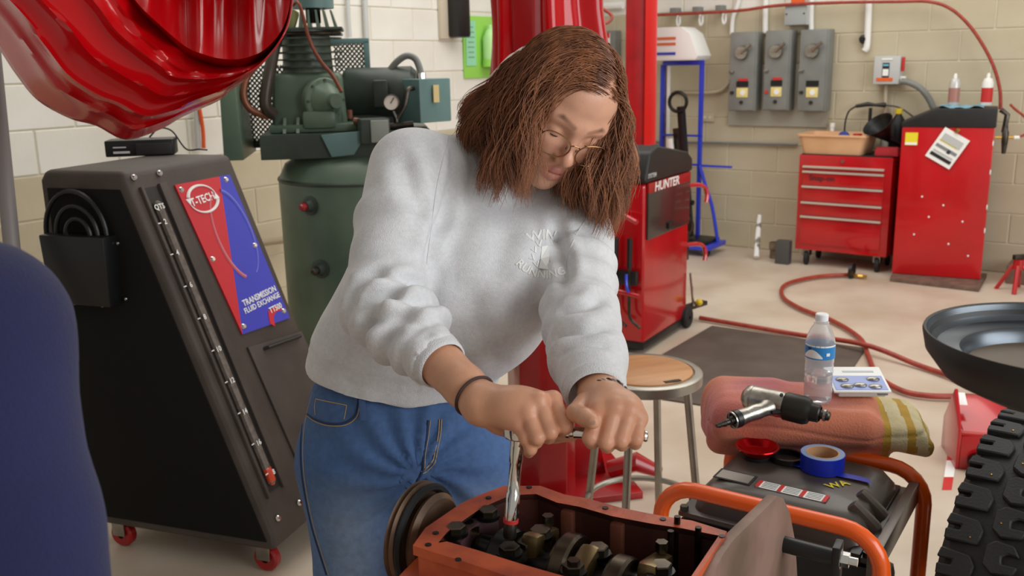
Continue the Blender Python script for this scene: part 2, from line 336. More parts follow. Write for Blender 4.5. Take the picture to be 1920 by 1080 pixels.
# ---- things on the left wall
lo, w, h = wrect(875, 30, 934, 146, 'L', .04); t = T('eyewash_station', 'lime green eyewash board with bottles beside the red cover', 'eyewash board', lo, YL)
P('board', MB().box((0, -.01, h/2), (w, .012, h)), m_lime, t, bev=.004); P('instruction_label', MB().box((-w*.3, -.02, h*.56), (w*.3, .004, h*.72)), m_mint, t)
for k in range(7): P('text_line', MB().box((-w*.3, -.023, h*(.82-.08*k)), (w*.22*(.7+.3*((k*37) % 5)/4), .002, h*.014)), m_inkg, t)
for s in (.12, .36):
    b_ = P('eyewash_bottle', MB().lathe([(0, 0), (.05, 0), (.055, .03), (.055, .19), (.03, .24), (.02, .25), (.02, .28), (0, .28)], (w*s, -.075, h*.2), n=16), M('bottle_lime', (178, 226, 150), .4), t)
    P('bottle_holder', MB().lathe([(.058, 0), (.06, 0), (.06, .05), (.058, .05)], (w*s, -.075, h*.18), n=16), m_lime, t)
lo, w, h = wrect(857, -30, 881, 70, 'L', .12); t = T('wall_phone_holder', 'black hanging handset on the wall beside eyewash board', 'handset', lo, YL)
P('body', MB().box((0, -.08, h*.5), (w*.95, .1, h)), m_blk, t, bev=.02); P('plate', MB().box((-.07, -.02, h*.5), (w*.9, .03, h*1.05)), M('plate_tan', (196, 184, 164), .6), t, bev=.005); P('band', MB().box((0, -.082, h*.75), (w*.97, .104, .02)), m_lgray, t)
conduit('left one of two thin gray conduits above the compressor', [(656, 70), (653, 20), (652, -40)], .012, m_lgray, 'L')
conduit('right one of two thin gray conduits above the compressor', [(691, 140), (686, 40), (683, -40)], .016, m_lgray, 'L')
conduit('orange air line hanging down the wall behind the black machine', [(382, 278), (380, 240), (372, 190), (370, 150)], .01, M('orange_hose', (220, 90, 40), .5), 'L', .05, 'hose', 'air_line')
conduit('gray conduit beside the orange air line behind black machine', [(372, 280), (368, 200), (366, 140)], .014, m_lgray, 'L')
conduit('horizontal gray pipe running low along the left wall', [(330, 478), (440, 462), (545, 448)], .02, M('pipe_brown', (150, 136, 112), .5), 'L', .06)
# ---- red lift post at the back, warning sign box, red loop of hose
q = zp(1200, 468); q = px(1199, 250, 7.0); q[2] = 0
t = T('lift_post', 'red steel lift post standing behind the red tester cabinet', 'lift post', q, math.radians(-8))
P('web', MB().box((-.035, .0, 1.5), (.14, .2, 3.0)), m_redlift, t, bev=.006); P('front_flange', MB().box((.075, -.02, 1.5), (.085, .24, 3.0)), M('red_flange_lit', (206, 30, 24), .3, coat=.3), t, bev=.006); P('base_plate', MB().box((-.03, 0, .012), (.26, .35, .024)), m_redlift, t, bev=.003)  # flange red is brighter: light from the right put into its colour
lo, w, h = wrect(1124, 58, 1160, 118, out=.05); t = T('wall_disconnect', 'gray disconnect with red label partly behind the head', 'switch box', lo, YB)
P('box', MB().box((0, -.06, h/2), (w, .1, h)), m_gray, t, bev=.006); P('label_plate', MB().box((0, -.113, h*.66), (w*.5, .004, h*.55)), m_paper, t); P('red_header', MB().box((0, -.116, h*.86), (w*.46, .004, h*.16)), m_redink, t); P('orange_strip', MB().box((w*.1, -.113, h*.2), (w*.6, .004, h*.25)), m_orangeink, t)
conduit('white window frame rail high on the wall', [(1100, 14), (1168, 10)], .03, m_whitep, out=.04, cat='trim', name='frame_rail')
S('hose_loop', 'red hose loop hanging beside the red vinyl cover', 'hose', MB().tube(smoothpts([px(1085, 4, 5.2), px(1120, 12, 5.2), px(1146, 28, 5.2), px(1140, 42, 5.2), px(1112, 49, 5.2), px(1092, 47, 5.2), px(1070, 40, 5.2)], 6), .009, 8), m_hose)
# ------------------------------------------------------------------ black fluid exchange machine
def w2l(p, o, yaw):
    q = np.asarray(p, float)-np.asarray(o); c, s = math.cos(yaw), math.sin(yaw); return np.array([c*q[0]+s*q[1], -s*q[0]+c*q[1], q[2]])
def l2w(p, o, yaw):
    c, s = math.cos(yaw), math.sin(yaw); return np.array([c*p[0]-s*p[1], s*p[0]+c*p[1], p[2]])+np.asarray(o)
def build_ttech():
    o = np.array([-.70, 2.48, 0]); yaw = math.radians(-19); xt, xb, W, H, z0 = -.385, -.68, .50, 1.18, .09
    t = T('fluid_exchange_machine', 'black wheeled fluid exchange machine with red and blue front decal', 'machine', o, yaw)
    prof = [(0, z0), (-.0, z0+.05), (xt, H), (xb+.02, H), (xb, H-.03), (xb, z0+.02), (xb+.05, z0)]
    P('body', MB().prism(prof, 0, W, 'xz'), m_ttech, t, bev=.022, seg=3)
    U = np.array([0, 1., 0]); Vv = np.array([xt, 0, H-z0-.05]); L = np.linalg.norm(Vv); Vv /= L; N = np.cross(U, Vv); O = np.array([0, 0, z0+.05])
    Ow = l2w(O, o, yaw); Nw = l2w(N, (0, 0, 0), yaw)
    def uv(x, y, lift=0):
        q = w2l(pl(x, y, Ow+Nw*lift, Nw), o, yaw)-O; return np.array([q@U, q@Vv])
    def face(mb): return mb.xf(O, U, Vv, N)
    # side panel (near side, y = 0) : flat darker plate
    P('side_panel', MB().prism([(-.022, z0+.03), (xt-.012, H-.05), (xb+.03, H-.05), (xb+.02, z0+.03)], -.004, .004, 'xz'), M('side_black', (20, 19, 17), .75, spec=.2), t, bev=.003)
    # decal
    TL, TR, BR, BL = [uv(*q) for q in ((325, 348), (428, 328), (541, 597), (452, 628))]; tm = TL+(TR-TL)*.86; bm_ = BL+(BR-BL)*.0
    split_t = TL+(TR-TL)*.80; split_b = BL
    e = .006; d1 = MB().prism([TL, split_t, split_b+(TL-BL)*.12, ], e-.004, e, 'xy'); P('decal_red', face(MB().prism([tuple(TL), tuple(split_t), tuple(BL)], .001, .006, 'xy')), m_decalred, t)
    P('decal_blue', face(MB().prism([tuple(split_t), tuple(TR), tuple(BR), tuple(BL)], .001, .006, 'xy')), m_decalblue, t)
    def txt(name, s, x, y, size, mat, rot=0., lift=.007, par=t):
        c = uv(x, y); a = math.radians(rot); X = U*math.cos(a)+Vv*math.sin(a); Y = -U*math.sin(a)+Vv*math.cos(a)
        return P(name, place(text_mesh(s, size), O+c[0]*U+c[1]*Vv+N*lift, X, Y), mat, par)
    txt('brand_lettering', 'T-TECH', 377, 375, .034, m_whitep, 4)
    lw, lh = .067, .042; c = uv(377, 374)
    for nm, a0, a1 in (('logo_arrow', 15, 165), ('logo_arrow', 195, 345)):
        aa = np.radians(np.linspace(a0, a1, 22)); pts = [(c[0]+lw*math.cos(a), c[1]+lh*math.sin(a), .008) for a in aa]
        mb = MB().tube(pts, np.linspace(.0015, .006, 22), 6); ex, ey = pts[-1][:2]; s = -1 if a0 < 90 else 1
        mb.prism([(ex-.012, ey+s*.002), (ex+.012, ey+s*.002), (ex, ey+s*.022)], .005, .009, 'xy'); P(nm, face(mb), m_whitep, t)
    for x, y, s, sz in ((484, 556, 'TRANSMISSION', .027), (489, 569, 'FLUID EXCHANGE', .024), (512, 575, '', .02)):
        if s: txt('decal_lettering', s, x, y, sz, m_whitep, 2)
    txt('model_lettering', 'TT500', 513, 579, .026, m_whitep, 2, .0085)
    cc = uv(437, 440); R1 = .115
    for a0, a1, mt in ((100, 250, m_decallight), (-70, 80, m_decalpale)):
        aa = np.radians(np.linspace(a0, a1, 24)); P('decal_arc', face(MB().tube([(cc[0]+R1*.75*math.cos(a), cc[1]+R1*1.25*math.sin(a), .0062) for a in aa], np.linspace(.002, .006, 24), 6)), mt, t)
    bb = uv(512, 597); P('decal_swoosh', face(MB().prism([(bb[0]-.035, bb[1]-.01), (bb[0]-.02, bb[1]+.028), (bb[0]+.03, bb[1]+.035), (bb[0]+.055, bb[1]+.012), (bb[0]+.02, bb[1]+.016), (bb[0]-.005, bb[1]+.005), (bb[0]-.015, bb[1]-.025)], .006, .0075, 'xy')), m_decalred, t)
    scr = MB().lathe([(0, .006), (.006, .006), (.009, .003), (.010, 0)], n=14).mesh('screw'); scr.materials.append(m_chrome)
    bas = Matrix((U, Vv, N)).transposed()
    for x, y in ((337, 357), (421, 338), (396, 487), (475, 461), (454, 613), (529, 584), (249, 334), (297, 326), (519, 972), (559, 943)):
        c = uv(x, y); s = link('screw', scr, None, t, O+c[0]*U+c[1]*Vv+N*.005); s.rotation_euler = bas.to_euler()
    # sight channel: raised rails either side, tube with scale
    a, b = uv(290, 380), uv(507, 908); ch = (a-b)/np.linalg.norm(a-b)
    for off, wd in ((-.035, .012), (.052, .03)):
        q0, q1 = a+np.array([off, .05]), b+np.array([off, -.03])
        P('channel_rail', face(MB().prism([tuple(q1-[wd/2, 0]), tuple(q1+[wd/2, 0]), tuple(q0+[wd/2, 0]), tuple(q0-[wd/2, 0])], -.01, .012, 'xy')), m_ttech, t, bev=.004)
    P('channel_back', face(MB().prism([(b[0]-.03, b[1]-.02), (b[0]+.035, b[1]-.02), (a[0]+.035, a[1]+.045), (a[0]-.03, a[1]+.045)], -.01, .003, 'xy')), m_black, t)
    tb = P('sight_tube', face(MB().tube([(b[0], b[1]-.0, .004), (b[0], b[1]+.005, .006), (a[0], a[1]-.005, .006), (a[0], a[1], .004)], [.008, .014, .014, .008], 10)), m_tube, t)
    P('fluid', face(MB().tube([(b[0], b[1]-.002, .006), (b[0]+ch[0]*.01, b[1]+.012, .008), (b[0]+ch[0]*.05, b[1]+.05, .008)], [.008, .0145, .0145], 10)), m_fluid, tb)
    for y_, x_, s in ((392, 288, 'QTS'), (420, 299, '2'), (478, 322, '4'), (538, 347, '6'), (598, 373, '8'), (658, 399, '10'), (717, 424, '12'), (775, 448, '14'), (833, 474, '16'), (889, 500, '18')):
        txt('scale_number', s, x_+1, y_, .022, m_whitep, 0, .0205, tb)
        if s != 'QTS':
            c = uv(x_-10, y_+3); P('scale_tick', face(MB().box((c[0], c[1], .0205), (.012, .003, .001))), m_whitep, tb)
    # lower service door
    D = [uv(*q) for q in ((461, 652), (562, 622), (640, 800), (552, 860))]
    P('service_door', face(MB().prism([tuple(D[3]), tuple(D[2]), tuple(D[1]), tuple(D[0])], 0, .009, 'xy')), m_ttech, t, bev=.003)
    h0, h1 = uv(490, 656), uv(556, 632); P('door_handle', face(MB().tube([(h0[0], h0[1], .004), (h0[0]+.008, h0[1], .02), (h1[0]-.008, h1[1], .02), (h1[0], h1[1], .004)], .006, 8)), m_blk, t)
    # cable pocket on the near side with looped cables
    pk = P('cable_pocket', MB().box((-.535, -.028, .905), (.21, .055, .2), taper=(1.06, 1.2)), m_blk, t, bev=.006)
    for k, r in enumerate((.125, .085, .05)):
        aa = np.radians(np.linspace(0, 180, 20)); P('cable_loop', MB().tube([(-.55+.03*k*.3+r*.85*math.cos(a), -.02-.006*k, 1.0+r*math.sin(a)) for a in aa], .007, 8), m_blk, t)
    for x_, z_ in ((-.42, .98), (-.415, .82), (-.5, .795), (-.6, .795)): P('rivet', MB().sph((x_, -.008, z_), .005, 8), m_steel, t)
    # casters with red wheels
    for x_, y_ in ((-.06, .05), (-.06, .45), (xb+.10, .05), (xb+.10, .45)):
        P('caster_fork', MB().box((x_, y_-.022, .07), (.045, .005, .06)).box((x_, y_+.022, .07), (.045, .005, .06)).box((x_, y_, .1), (.05, .05, .014)), m_steel, t, bev=.002)
        w = P('caster_wheel', MB().lathe([(.012, -.016), (.034, -.016), (.04, -.01), (.04, .01), (.034, .016), (.012, .016)], (x_, y_, .04), (0, 1, 0), 18), m_redlift, t)
    P('drip_tray', MB().box((.03, W-.1, .16), (.12, .2, .02)), m_dsteel, t, bev=.004)
    return o, yaw, H
tto, ttyaw, TTH = build_ttech()
q = zp(268, 290, TTH+.0); bx = T('power_supply_box', 'small black electronics box lying on the black machine', 'electronics box', q, math.radians(12))
P('case', MB().box((0, 0, .026), (.21, .11, .052)), m_blk, bx, bev=.005); P('front_lid', MB().box((.045, -.058, .022), (.11, .012, .036)), m_black, bx, bev=.002); P('front_print', MB().box((-.06, -.0555, .03), (.04, .002, .004)), m_lgray, bx); P('logo_print', MB().box((-.055, -.0555, .014), (.05, .002, .007)), m_lgray, bx)
P('cable', MB().tube(smoothpts([(.02, .04, .053), (.05, .05, .08), (.09, .06, .07), (.13, .05, .01), (.17, .06, .006), (.2, .02, .006)], 6), .003, 6), m_blk, bx)

# ------------------------------------------------------------------ green air compressor
def build_comp():
    c0 = px(680, 400, 4.0); c0[2] = 0; k = .00226
    yaw = math.radians(8)
    t = T('air_compressor', 'green upright air compressor with finned pump behind the woman', 'air compressor', c0, yaw)
    ref = c0+np.array([0, -.12, 0])
    def X(x): return pl(x, 200, ref, (0, 1., 0))[0]-c0[0]
    def Z(y): return pl(620, y, ref, (0, 1., 0))[2]
    R = .335; zt = Z(335)
    tank = P('tank', MB().lathe([(0, .14), (.15, .145), (.26, .18), (R-.02, .24), (R, .3), (R, zt), (R-.004, zt+.006), (R-.03, zt+.06), (R-.1, zt+.1), (.15, zt+.125), (0, zt+.13)], n=48), m_green, t)
    P('weld_seam', MB().lathe([(R-.001, zt-.012), (R+.004, zt-.006), (R+.004, zt), (R-.001, zt+.006)], n=48), m_greend, tank)
    for a in (30, 150, 270):
        a = math.radians(a); P('leg', MB().box((R*.85*math.cos(a), R*.85*math.sin(a), .12), (.09, .09, .24), rotm(rz=a), taper=(.7, .7)), m_greend, t, bev=.005)
    for x_, y_ in ((568, 373), (580, 486)):
        xx = X(x_); yy = -math.sqrt(max(R*R-xx*xx, .01)); n = np.array([xx, yy, 0])/R; p = np.array([xx, yy, Z(y_)])-n*.01
        f = P('tank_fitting', MB().lathe([(.038, 0), (.038, .014), (.026, .02), (.02, .045), (0, .045)], p, n, 16), m_greend, t); P('plug', MB().lathe([(.016, .04), (.016, .06), (.009, .07), (0, .07)], p, n, 8), m_redlift if y_ < 400 else m_dsteel, f)
    zp_ = Z(246)
    P('platform', MB().box((X(640), .02, zp_-.012), (.66, .52, .024)).box((X(640), -.235, zp_-.05), (.66, .012, .09)), m_greend, t, bev=.003)
    P('bent_bracket', MB().prism([(X(595), Z(248)), (X(665), Z(243)), (X(668), Z(262)), (X(652), Z(285)), (X(612), Z(288))], -.262, -.245, 'xz'), m_teal, t, bev=.002)
    # crankcase
    P('crankcase', MB().box((X(572), .02, (Z(245)+Z(135))/2), (.30, .28, Z(135)-Z(245)), taper=(.9, .9)), m_green, t, bev=.03, seg=3)
    P('case_flange', MB().box((X(585), -.0, Z(238)), (.36, .36, .03)), m_green, t, bev=.008)
    P('oil_sump', MB().box((X(592), -.15, Z(222)), (.13, .1, .07)), m_green, t, bev=.02)
    for xx in (X(528), X(552)): P('foot_rib', MB().prism([(-.2, Z(245)), (-.13, Z(245)), (-.13, Z(218))], xx-.006, xx+.006, 'yz'), m_green, t)
    ax = np.array([.55, -.83, 0]); pc = np.array([X(592), -.1, Z(188)])
    bc = P('bearing_cover', MB().lathe([(.09, 0), (.09, .025), (.085, .03), (.07, .032), (.055, .06), (.03, .085), (.028, .11), (0, .112)], pc+ax*.02, ax, 28), m_green, t)
    b1, b2, _ = basis(ax)
    for i in range(8):
        a = i*math.pi/4; p = pc+ax*.048+(b1*math.cos(a)+b2*math.sin(a))*.08; P('bolt', MB().cyl(p, p+ax*.008, .006, n=6), m_greend, bc)
    # cylinder with cooling fins
    cx = X(572); P('cylinder_barrel', MB().lathe([(.105, Z(140)), (.10, Z(125)), (.095, Z(60)), (.10, Z(50))], (cx, .02, 0), n=28), m_green, t)
    for i in range(6):
        z = Z(124-13.5*i); P('cooling_fin', MB().lathe([(.09, z-.003), (.142, z-.003), (.142, z+.003), (.09, z+.003)], (cx, .02, 0), n=32, close=True), m_greend, t)
    P('head_plate', MB().box((cx+.005, .02, Z(53)), (.29, .27, .012)), m_greend, t, bev=.004)
    P('head_gasket_plate', MB().box((cx+.005, .02, Z(62)), (.28, .26, .01)), m_oil, t, bev=.003)
    for i in range(7):
        a = -60+i*20; xx = cx+.04+.014*(i-3); P('head_fin', MB().box((cx+(i-3)*.032+.02, .01, Z(36)), (.012, .2-.012*abs(i-3), .08), rotm(ry=math.radians(-a*.25)), taper=(.6, .7)), m_green, t, bev=.002)
    P('valve_cover', MB().box((cx-.06, -.06, Z(34)), (.07, .07, .085), rotm(0, .35, 0)), M('olive_paint', (118, 122, 70), .45), t, bev=.015)
    P('air_filter', MB().lathe([(0, Z(14)), (.05, Z(14)), (.084, Z(12)), (.086, Z(-60)), (.05, Z(-66)), (0, Z(-66))], (X(588), .03, 0), n=28), m_teal, t)
    P('filter_stem', MB().cyl((X(588), .03, Z(40)), (X(588), .03, Z(12)), .03, n=14), m_greend, t)
    P('copper_line', MB().tube(smoothpts([(X(555), -.08, Z(8)), (X(566), -.12, Z(4)), (X(574), -.14, Z(30)), (X(582), -.16, Z(70)), (X(598), -.17, Z(110)), (X(620), -.2, Z(140)), (X(636), -.22, Z(172))], 6), .007, 8), M('copper', (122, 66, 50), .35, .7), t)
    P('intake_pipe', MB().tube(smoothpts([(X(540), -.02, Z(38)), (X(522), -.08, Z(70)), (X(508), -.14, Z(130)), (X(496), -.16, Z(190)), (X(508), -.14, Z(212))], 6), .024, 12), M('pipe_dark', (70, 62, 54), .4, .4), t)
    P('discharge_pipe', MB().tube(smoothpts([(X(505), -.05, Z(90)), (X(472), -.12, Z(130)), (X(458), -.15, Z(170)), (X(468), -.15, Z(200)), (X(500), -.14, Z(216))], 6), .014, 10), M('pipe_rust', (128, 78, 54), .4, .4), t)
    # motor
    mz = Z(184); P('motor', MB().lathe([(0, 0), (.06, 0), (.105, .01), (.115, .03), (.115, .22), (.118, .225), (.118, .29), (.1, .31), (0, .315)], (X(634), .1, mz), (1, -.12, 0), 32), m_greend, t)
    P('motor_terminal_box', MB().box((X(707), -.03, mz+.01), (.06, .05, .11)), m_greend, t, bev=.01)
    P('motor_base', MB().box((X(700), .1, Z(232)), (.24, .2, .05)), m_greend, t, bev=.005)
    # belt guard behind and left
    y0 = .25; gx0, gx1 = X(430), X(690)
    P('guard_rail', MB().box(((gx0+gx1)/2, y0, Z(74)), (gx1-gx0, .13, .022)), m_teal, t, bev=.003)
    P('guard_upright', MB().box((gx1-.012, y0, (Z(74)+Z(250))/2), (.024, .13, Z(74)-Z(250))), m_teal, t, bev=.003)
    P('guard_floor', MB().box((gx0+.12, y0-.05, Z(275)), (.3, .13, .03)), m_greend, t, bev=.003)
    P('guard_end_panel', MB().box((X(436), -.02, (Z(130)+Z(290))/2), (.075, .42, Z(130)-Z(290)), taper=(.8, 1)), m_green, t, bev=.006)
    def mesh_panel(x0, x1, z0, z1, yy, step=.019):
        mb = MB(); h = z1-z0
        for s in (1, -1):
            x = x0-h
            while x < x1+h:
                a = [x, z0]; b = [x+s*h*.9, z1]; dx = b[0]-a[0]
                def clip(xx): return a[1]+(xx-a[0])/dx*h
                pa, pb = list(a), list(b)
                lo, hi = (pa, pb) if pa[0] < pb[0] else (pb, pa)
                if hi[0] > x0 and lo[0] < x1:
                    if lo[0] < x0: lo[1] = clip(x0); lo[0] = x0
                    if hi[0] > x1: hi[1] = clip(x1); hi[0] = x1
                    if abs(hi[0]-lo[0]) > .004: mb.tube([(lo[0], yy, lo[1]), (hi[0], yy, hi[1])], .0032, 4, cap=False)
                x += step
        return mb
    P('guard_mesh', mesh_panel(X(620), gx1-.02, Z(136), Z(80), y0-.06), m_greend, t)['kind'] = 'stuff'
    P('guard_mesh', mesh_panel(X(448), X(545), Z(275), Z(120), y0-.14), m_greend, t)['kind'] = 'stuff'
    # control box, conduit, gauge, pressure switch
    P('control_box', MB().box((X(788), .0, (Z(152)+Z(236))/2), (.17, .16, Z(152)-Z(236)), rotm(rz=math.radians(38))), m_teal, t, bev=.006)
    P('control_box_label', MB().box((X(812)-.0, -.075, Z(181)), (.03, .004, .07), rotm(rz=math.radians(38))), M('label_tan', (214, 196, 140), .5), t)
    P('flex_conduit', MB().tube(smoothpts([(X(728), .05, Z(134)), (X(742), .04, Z(118)), (X(760), .03, Z(107)), (X(776), .02, Z(112)), (X(784), .01, Z(130)), (X(787), .0, Z(152))], 6), .014, 10), m_gray, t)
    P('conduit_nut', MB().cyl((X(787), .0, Z(153)), (X(787), .0, Z(141)), .018, n=8), m_chrome, t)
    gpos = np.array([X(726), -.16, Z(195)]); ga = np.array([-.1, -1, .1]); g = P('pressure_gauge', MB().lathe([(0, 0), (.03, 0), (.033, .004), (.033, .026), (.029, .028), (.029, .022), (0, .022)], gpos, ga, 24), m_dsteel, t)
    P('gauge_dial', MB().cyl(gpos+ga*.0225, gpos+ga*.024, .0285, n=24), m_gauge, g); P('gauge_needle', MB().box(gpos+ga*.026+np.array([.005, 0, .008]), (.003, .002, .026), rotm(ry=.6)), m_ink, g)
    P('gauge_pipe', MB().tube([(X(734), -.14, Z(256)), (X(733), -.14, Z(225)), (X(726), -.14, Z(208))], .01, 8).tube(smoothpts([(X(735), -.14, Z(225)), (X(750), -.14, Z(200)), (X(758), -.13, Z(172)), (X(768), -.1, Z(170))], 5), .01, 8), m_dsteel, t)
    P('pressure_switch', MB().box((X(690), -.24, Z(243)), (.115, .1, .095), rotm(rz=.15)), m_greend, t, bev=.008); P('pressure_switch_cover', MB().box((X(701), -.296, Z(243)), (.07, .01, .085), rotm(rz=.15)), M('cover_gray', (142, 152, 144), .4), t, bev=.006)
    P('manifold', MB().tube([(X(715), -.15, Z(240)), (X(765), -.15, Z(236))], .014, 8), m_dsteel, t); P('manifold', MB().tube([(X(640), -.1, Z(240)), (X(665), -.18, Z(236))], .012, 8), m_dsteel, t)
    P('red_valve', MB().cyl((X(655), -.19, Z(226)), (X(672), -.2, Z(228)), .014, n=8).cyl((X(648), -.17, Z(222)), (X(648), -.17, Z(206)), .01, n=8), M('valve_rust', (120, 70, 52), .5), t)
build_comp()

# ------------------------------------------------------------------ red tester cabinet (wheel machine)
def build_hunter():
    o = zp(1205, 655, .03); o[2] = 0; yaw = math.radians(58.4); W, D = .60, .46; zr = .865
    t = T('wheel_alignment_cabinet', 'tall red cabinet with black top and large front lettering', 'cabinet', o, yaw)
    P('body', MB().box((W/2, D/2, (zr+.05)/2), (W, D, zr-.05)), m_red, t, bev=.022, seg=3)
    P('base_skirt', MB().box((W/2, D/2, .045), (W+.01, D+.01, .04)), m_blk, t, bev=.005)
    # moulded black top with recessed tray
    P('top_cap', MB().prism([(-.012, zr), (W+.012, zr), (W+.012, zr+.07), (W-.06, zr+.11), (.13, zr+.175), (.04, zr+.15), (-.012, zr+.03)], -.012, D+.012, 'xz'), m_black, t, bev=.018, seg=3)
    P('tray_recess', MB().box((W*.62, D*.22, zr+.125), (.26, .16, .03), rotm(ry=math.radians(8))), m_blk, t, bev=.012)
    P('tray_handle', MB().sph((W*.62, D*.24, zr+.14), .05, 12, (1.2, .5, .35)), m_black, t)
    P('dusty_lid', MB().box((W*.35, D*.72, zr+.165), (.4, .2, .03), rotm(ry=math.radians(8))), M('dusty_brown', (150, 112, 92), .7, col2=(110, 82, 70), scale=20), t, bev=.01)
    P('front_window', MB().box((W*.5, -.006, zr-.16), (W*.93, .012, .24)), M('smoked_panel', (44, 38, 36), .25, coat=.4), t, bev=.004)
    P('window_stripe', MB().box((W*.5, -.008, zr-.025), (W*.93, .012, .05)), m_redlift, t, bev=.002)
    P('brand_lettering', place(text_mesh('HUNTER', .085, space=.95), (W*.42, -.0155, zr-.027), (1, 0, 0), (.12, 0, .75)), m_whitep, t)
    P('cap_lettering', place(text_mesh('SYSTEM', .03), (.06, -.0135, zr+.035), (1, 0, 0), (0, 0, 1)), m_lgray, t)
    P('window_latch', MB().box((W*.5, -.016, zr-.245), (.07, .014, .035)), m_blk, t, bev=.005)
    for z in (zr-.12, .42):
        P('side_handle', MB().tube(smoothpts([(W-.02, .02, z+.04), (W+.05, -.03, z+.04), (W+.10, -.05, z+.02), (W+.11, -.06, z-.02), (W+.10, -.06, z-.06)], 5), .012, 8), m_red, t)
    P('side_cassette', MB().box((W+.02, .06, .45), (.05, .1, .16)), m_blk, t, bev=.006)
    P('gray_bin', MB().box((W+.07, .25, .35), (.1, .25, .4)), M('bin_gray', (150, 154, 152), .5), t, bev=.01)
    # hooks and clamps on the near face (x = 0 side)
    for yy in (.055, .13): P('clamp_grip', MB().tube([(-.045, yy, .60), (-.05, yy, .45)], [.014, .012], 10), m_blk, t); P('clamp_stem', MB().tube(smoothpts([(-.045, yy, .47), (-.05, yy, .28), (-.055, yy-.01, .2), (-.07, yy-.07, .16)], 5), .008, 8), m_dsteel, t)
    P('clamp_block', MB().box((-.03, .10, .40), (.04, .16, .07)), m_blk, t, bev=.006); P('red_grip', MB().tube([(-.05, .12, .33), (-.06, .05, .325), (-.07, -.01, .32)], [.014, .013, .014], 10), m_red, t)
    P('red_grip', MB().tube([(-.03, .14, .72), (-.07, .06, .71), (-.09, .0, .69)], .014, 10), m_red, t)
    P('blue_strap', MB().tube(smoothpts([(-.05, .07, .42), (-.07, .06, .37), (-.06, .05, .32)], 5), .008, 8), m_blue, t)
    for x_, y_ in ((.08, .06), (W-.02, -.01), (W-.02, D)):
        P('caster', MB().lathe([(.01, -.018), (.05, -.018), (.058, -.01), (.058, .01), (.05, .018), (.01, .018)], (x_, y_, .058), (0, 1, 0), 18), m_rubber, t)
    P('foot_bar', MB().box((W+.06, -.0, .1), (.26, .05, .025), rotm(rz=-.25)), m_dsteel, t, bev=.004); P('brake_knob', MB().sph((W+.06, -.05, .13), .02, 10), M('yellow_knob', (220, 190, 30), .4), t)
    P('strut', MB().tube([(W+.02, -.01, .3), (W+.05, -.02, .11)], .008, 8), m_chrome, t)
build_hunter()

# ------------------------------------------------------------------ blue trolley with boxes and hanging gauges behind
def build_cart():
    o = zp(1330, 468); o = o+np.array([-.02, -.05, 0]); yaw = YB; t = T('blue_trolley', 'tall blue tube trolley behind the red tester cabinet', 'trolley', o, yaw)
    for x_ in (-.36, 0):
        P('upright', MB().box((x_-.05 if x_ else -.09, 0, .715), (.03, .03, 1.39)), m_blue, t, bev=.004)
    for z in (1.42, .88, .66): P('crossbar', MB().box((-.24, 0, z), (.33, .03, .035 if z > 1 else .015)), m_blue, t, bev=.003)
    P('side_arm', MB().box((.04, 0, .655), (.26, .016, .016)), m_blue, t); P('brace', MB().tube(smoothpts([(-.08, -.02, .66), (-.02, -.03, .5), (.04, -.04, .35), (.1, -.05, .08)], 5), .014, 8), m_blue, t)
    P('deck', MB().box((-.13, -.1, .07), (.5, .32, .035)), m_blue, t, bev=.005); P('deck_pad', MB().box((-.13, -.1, .1), (.42, .26, .03)), m_blk, t, bev=.008)
    for x_ in (-.34, .08): P('caster', MB().lathe([(.01, -.014), (.03, -.014), (.034, -.008), (.034, .008), (.03, .014), (.01, .014)], (x_, -.2, .034), (1, 0, 0), 14), m_rubber, t)
    s = T('printed_carton', 'white printed carton lying on top of the blue trolley', 'box', l2w((-.24, 0, 1.44), o, yaw), yaw)
    P('carton', MB().prism([(-.22, 0), (.15, 0), (.17, .03), (.1, .19), (.03, .24), (-.22, .24)], -.12, .12, 'xz'), m_whitep, s, bev=.006)
    for z in (.05, .12, .16): P('print_stripe', MB().box((-.1, -.122, z), (.18, .004, .02)), M('stripe%d' % int(z*100), (60, 70, 180) if z < .1 else (214, 110, 70), .5), s)
    g = T('wheel_clamp', 'black wheel clamp arm standing on the blue trolley', 'wheel clamp', l2w((-.13, -.16, .12), o, yaw), yaw)
    P('rail', MB().box((0, 0, .5), (.05, .05, .98), rotm(ry=-.1)), m_blk, g, bev=.006); P('second_rail', MB().box((-.06, .03, .45), (.035, .03, .75), rotm(ry=-.12)), m_dsteel, g, bev=.004)
    aa = np.linspace(0, 2*math.pi, 20, endpoint=False); P('ring', MB().tube([(-.06+.07*math.cos(a), -.03, 1.02+.07*math.sin(a)) for a in aa], .014, 8, closed=True), m_blk, g)
    P('lower_ring', MB().tube([(.03+.06*math.cos(a), -.05, .1+.07*math.sin(a)) for a in aa], .014, 8, closed=True), m_dsteel, g); P('clamp_knob', MB().cyl((.03, -.04, .5), (.03, -.1, .5), .025, n=12).cyl((.04, -.04, .28), (.09, -.05, .28), .02, n=12), m_blk, g)
    P('white_sleeve', MB().box((-.1, -.03, .6), (.035, .03, .3), rotm(ry=-.12)), m_whitep, g, bev=.006)
    rr = T('chrome_rail', 'bright metal rail upright beside the red post', 'rail', l2w((-.40, .02, 0), o, yaw), yaw); P('rail', MB().box((0, 0, .72), (.055, .035, 1.42)), m_steel, rr, bev=.004); P('edge_strip', MB().box((.035, -.01, .72), (.014, .03, 1.4)), m_whitep, rr)
build_cart()

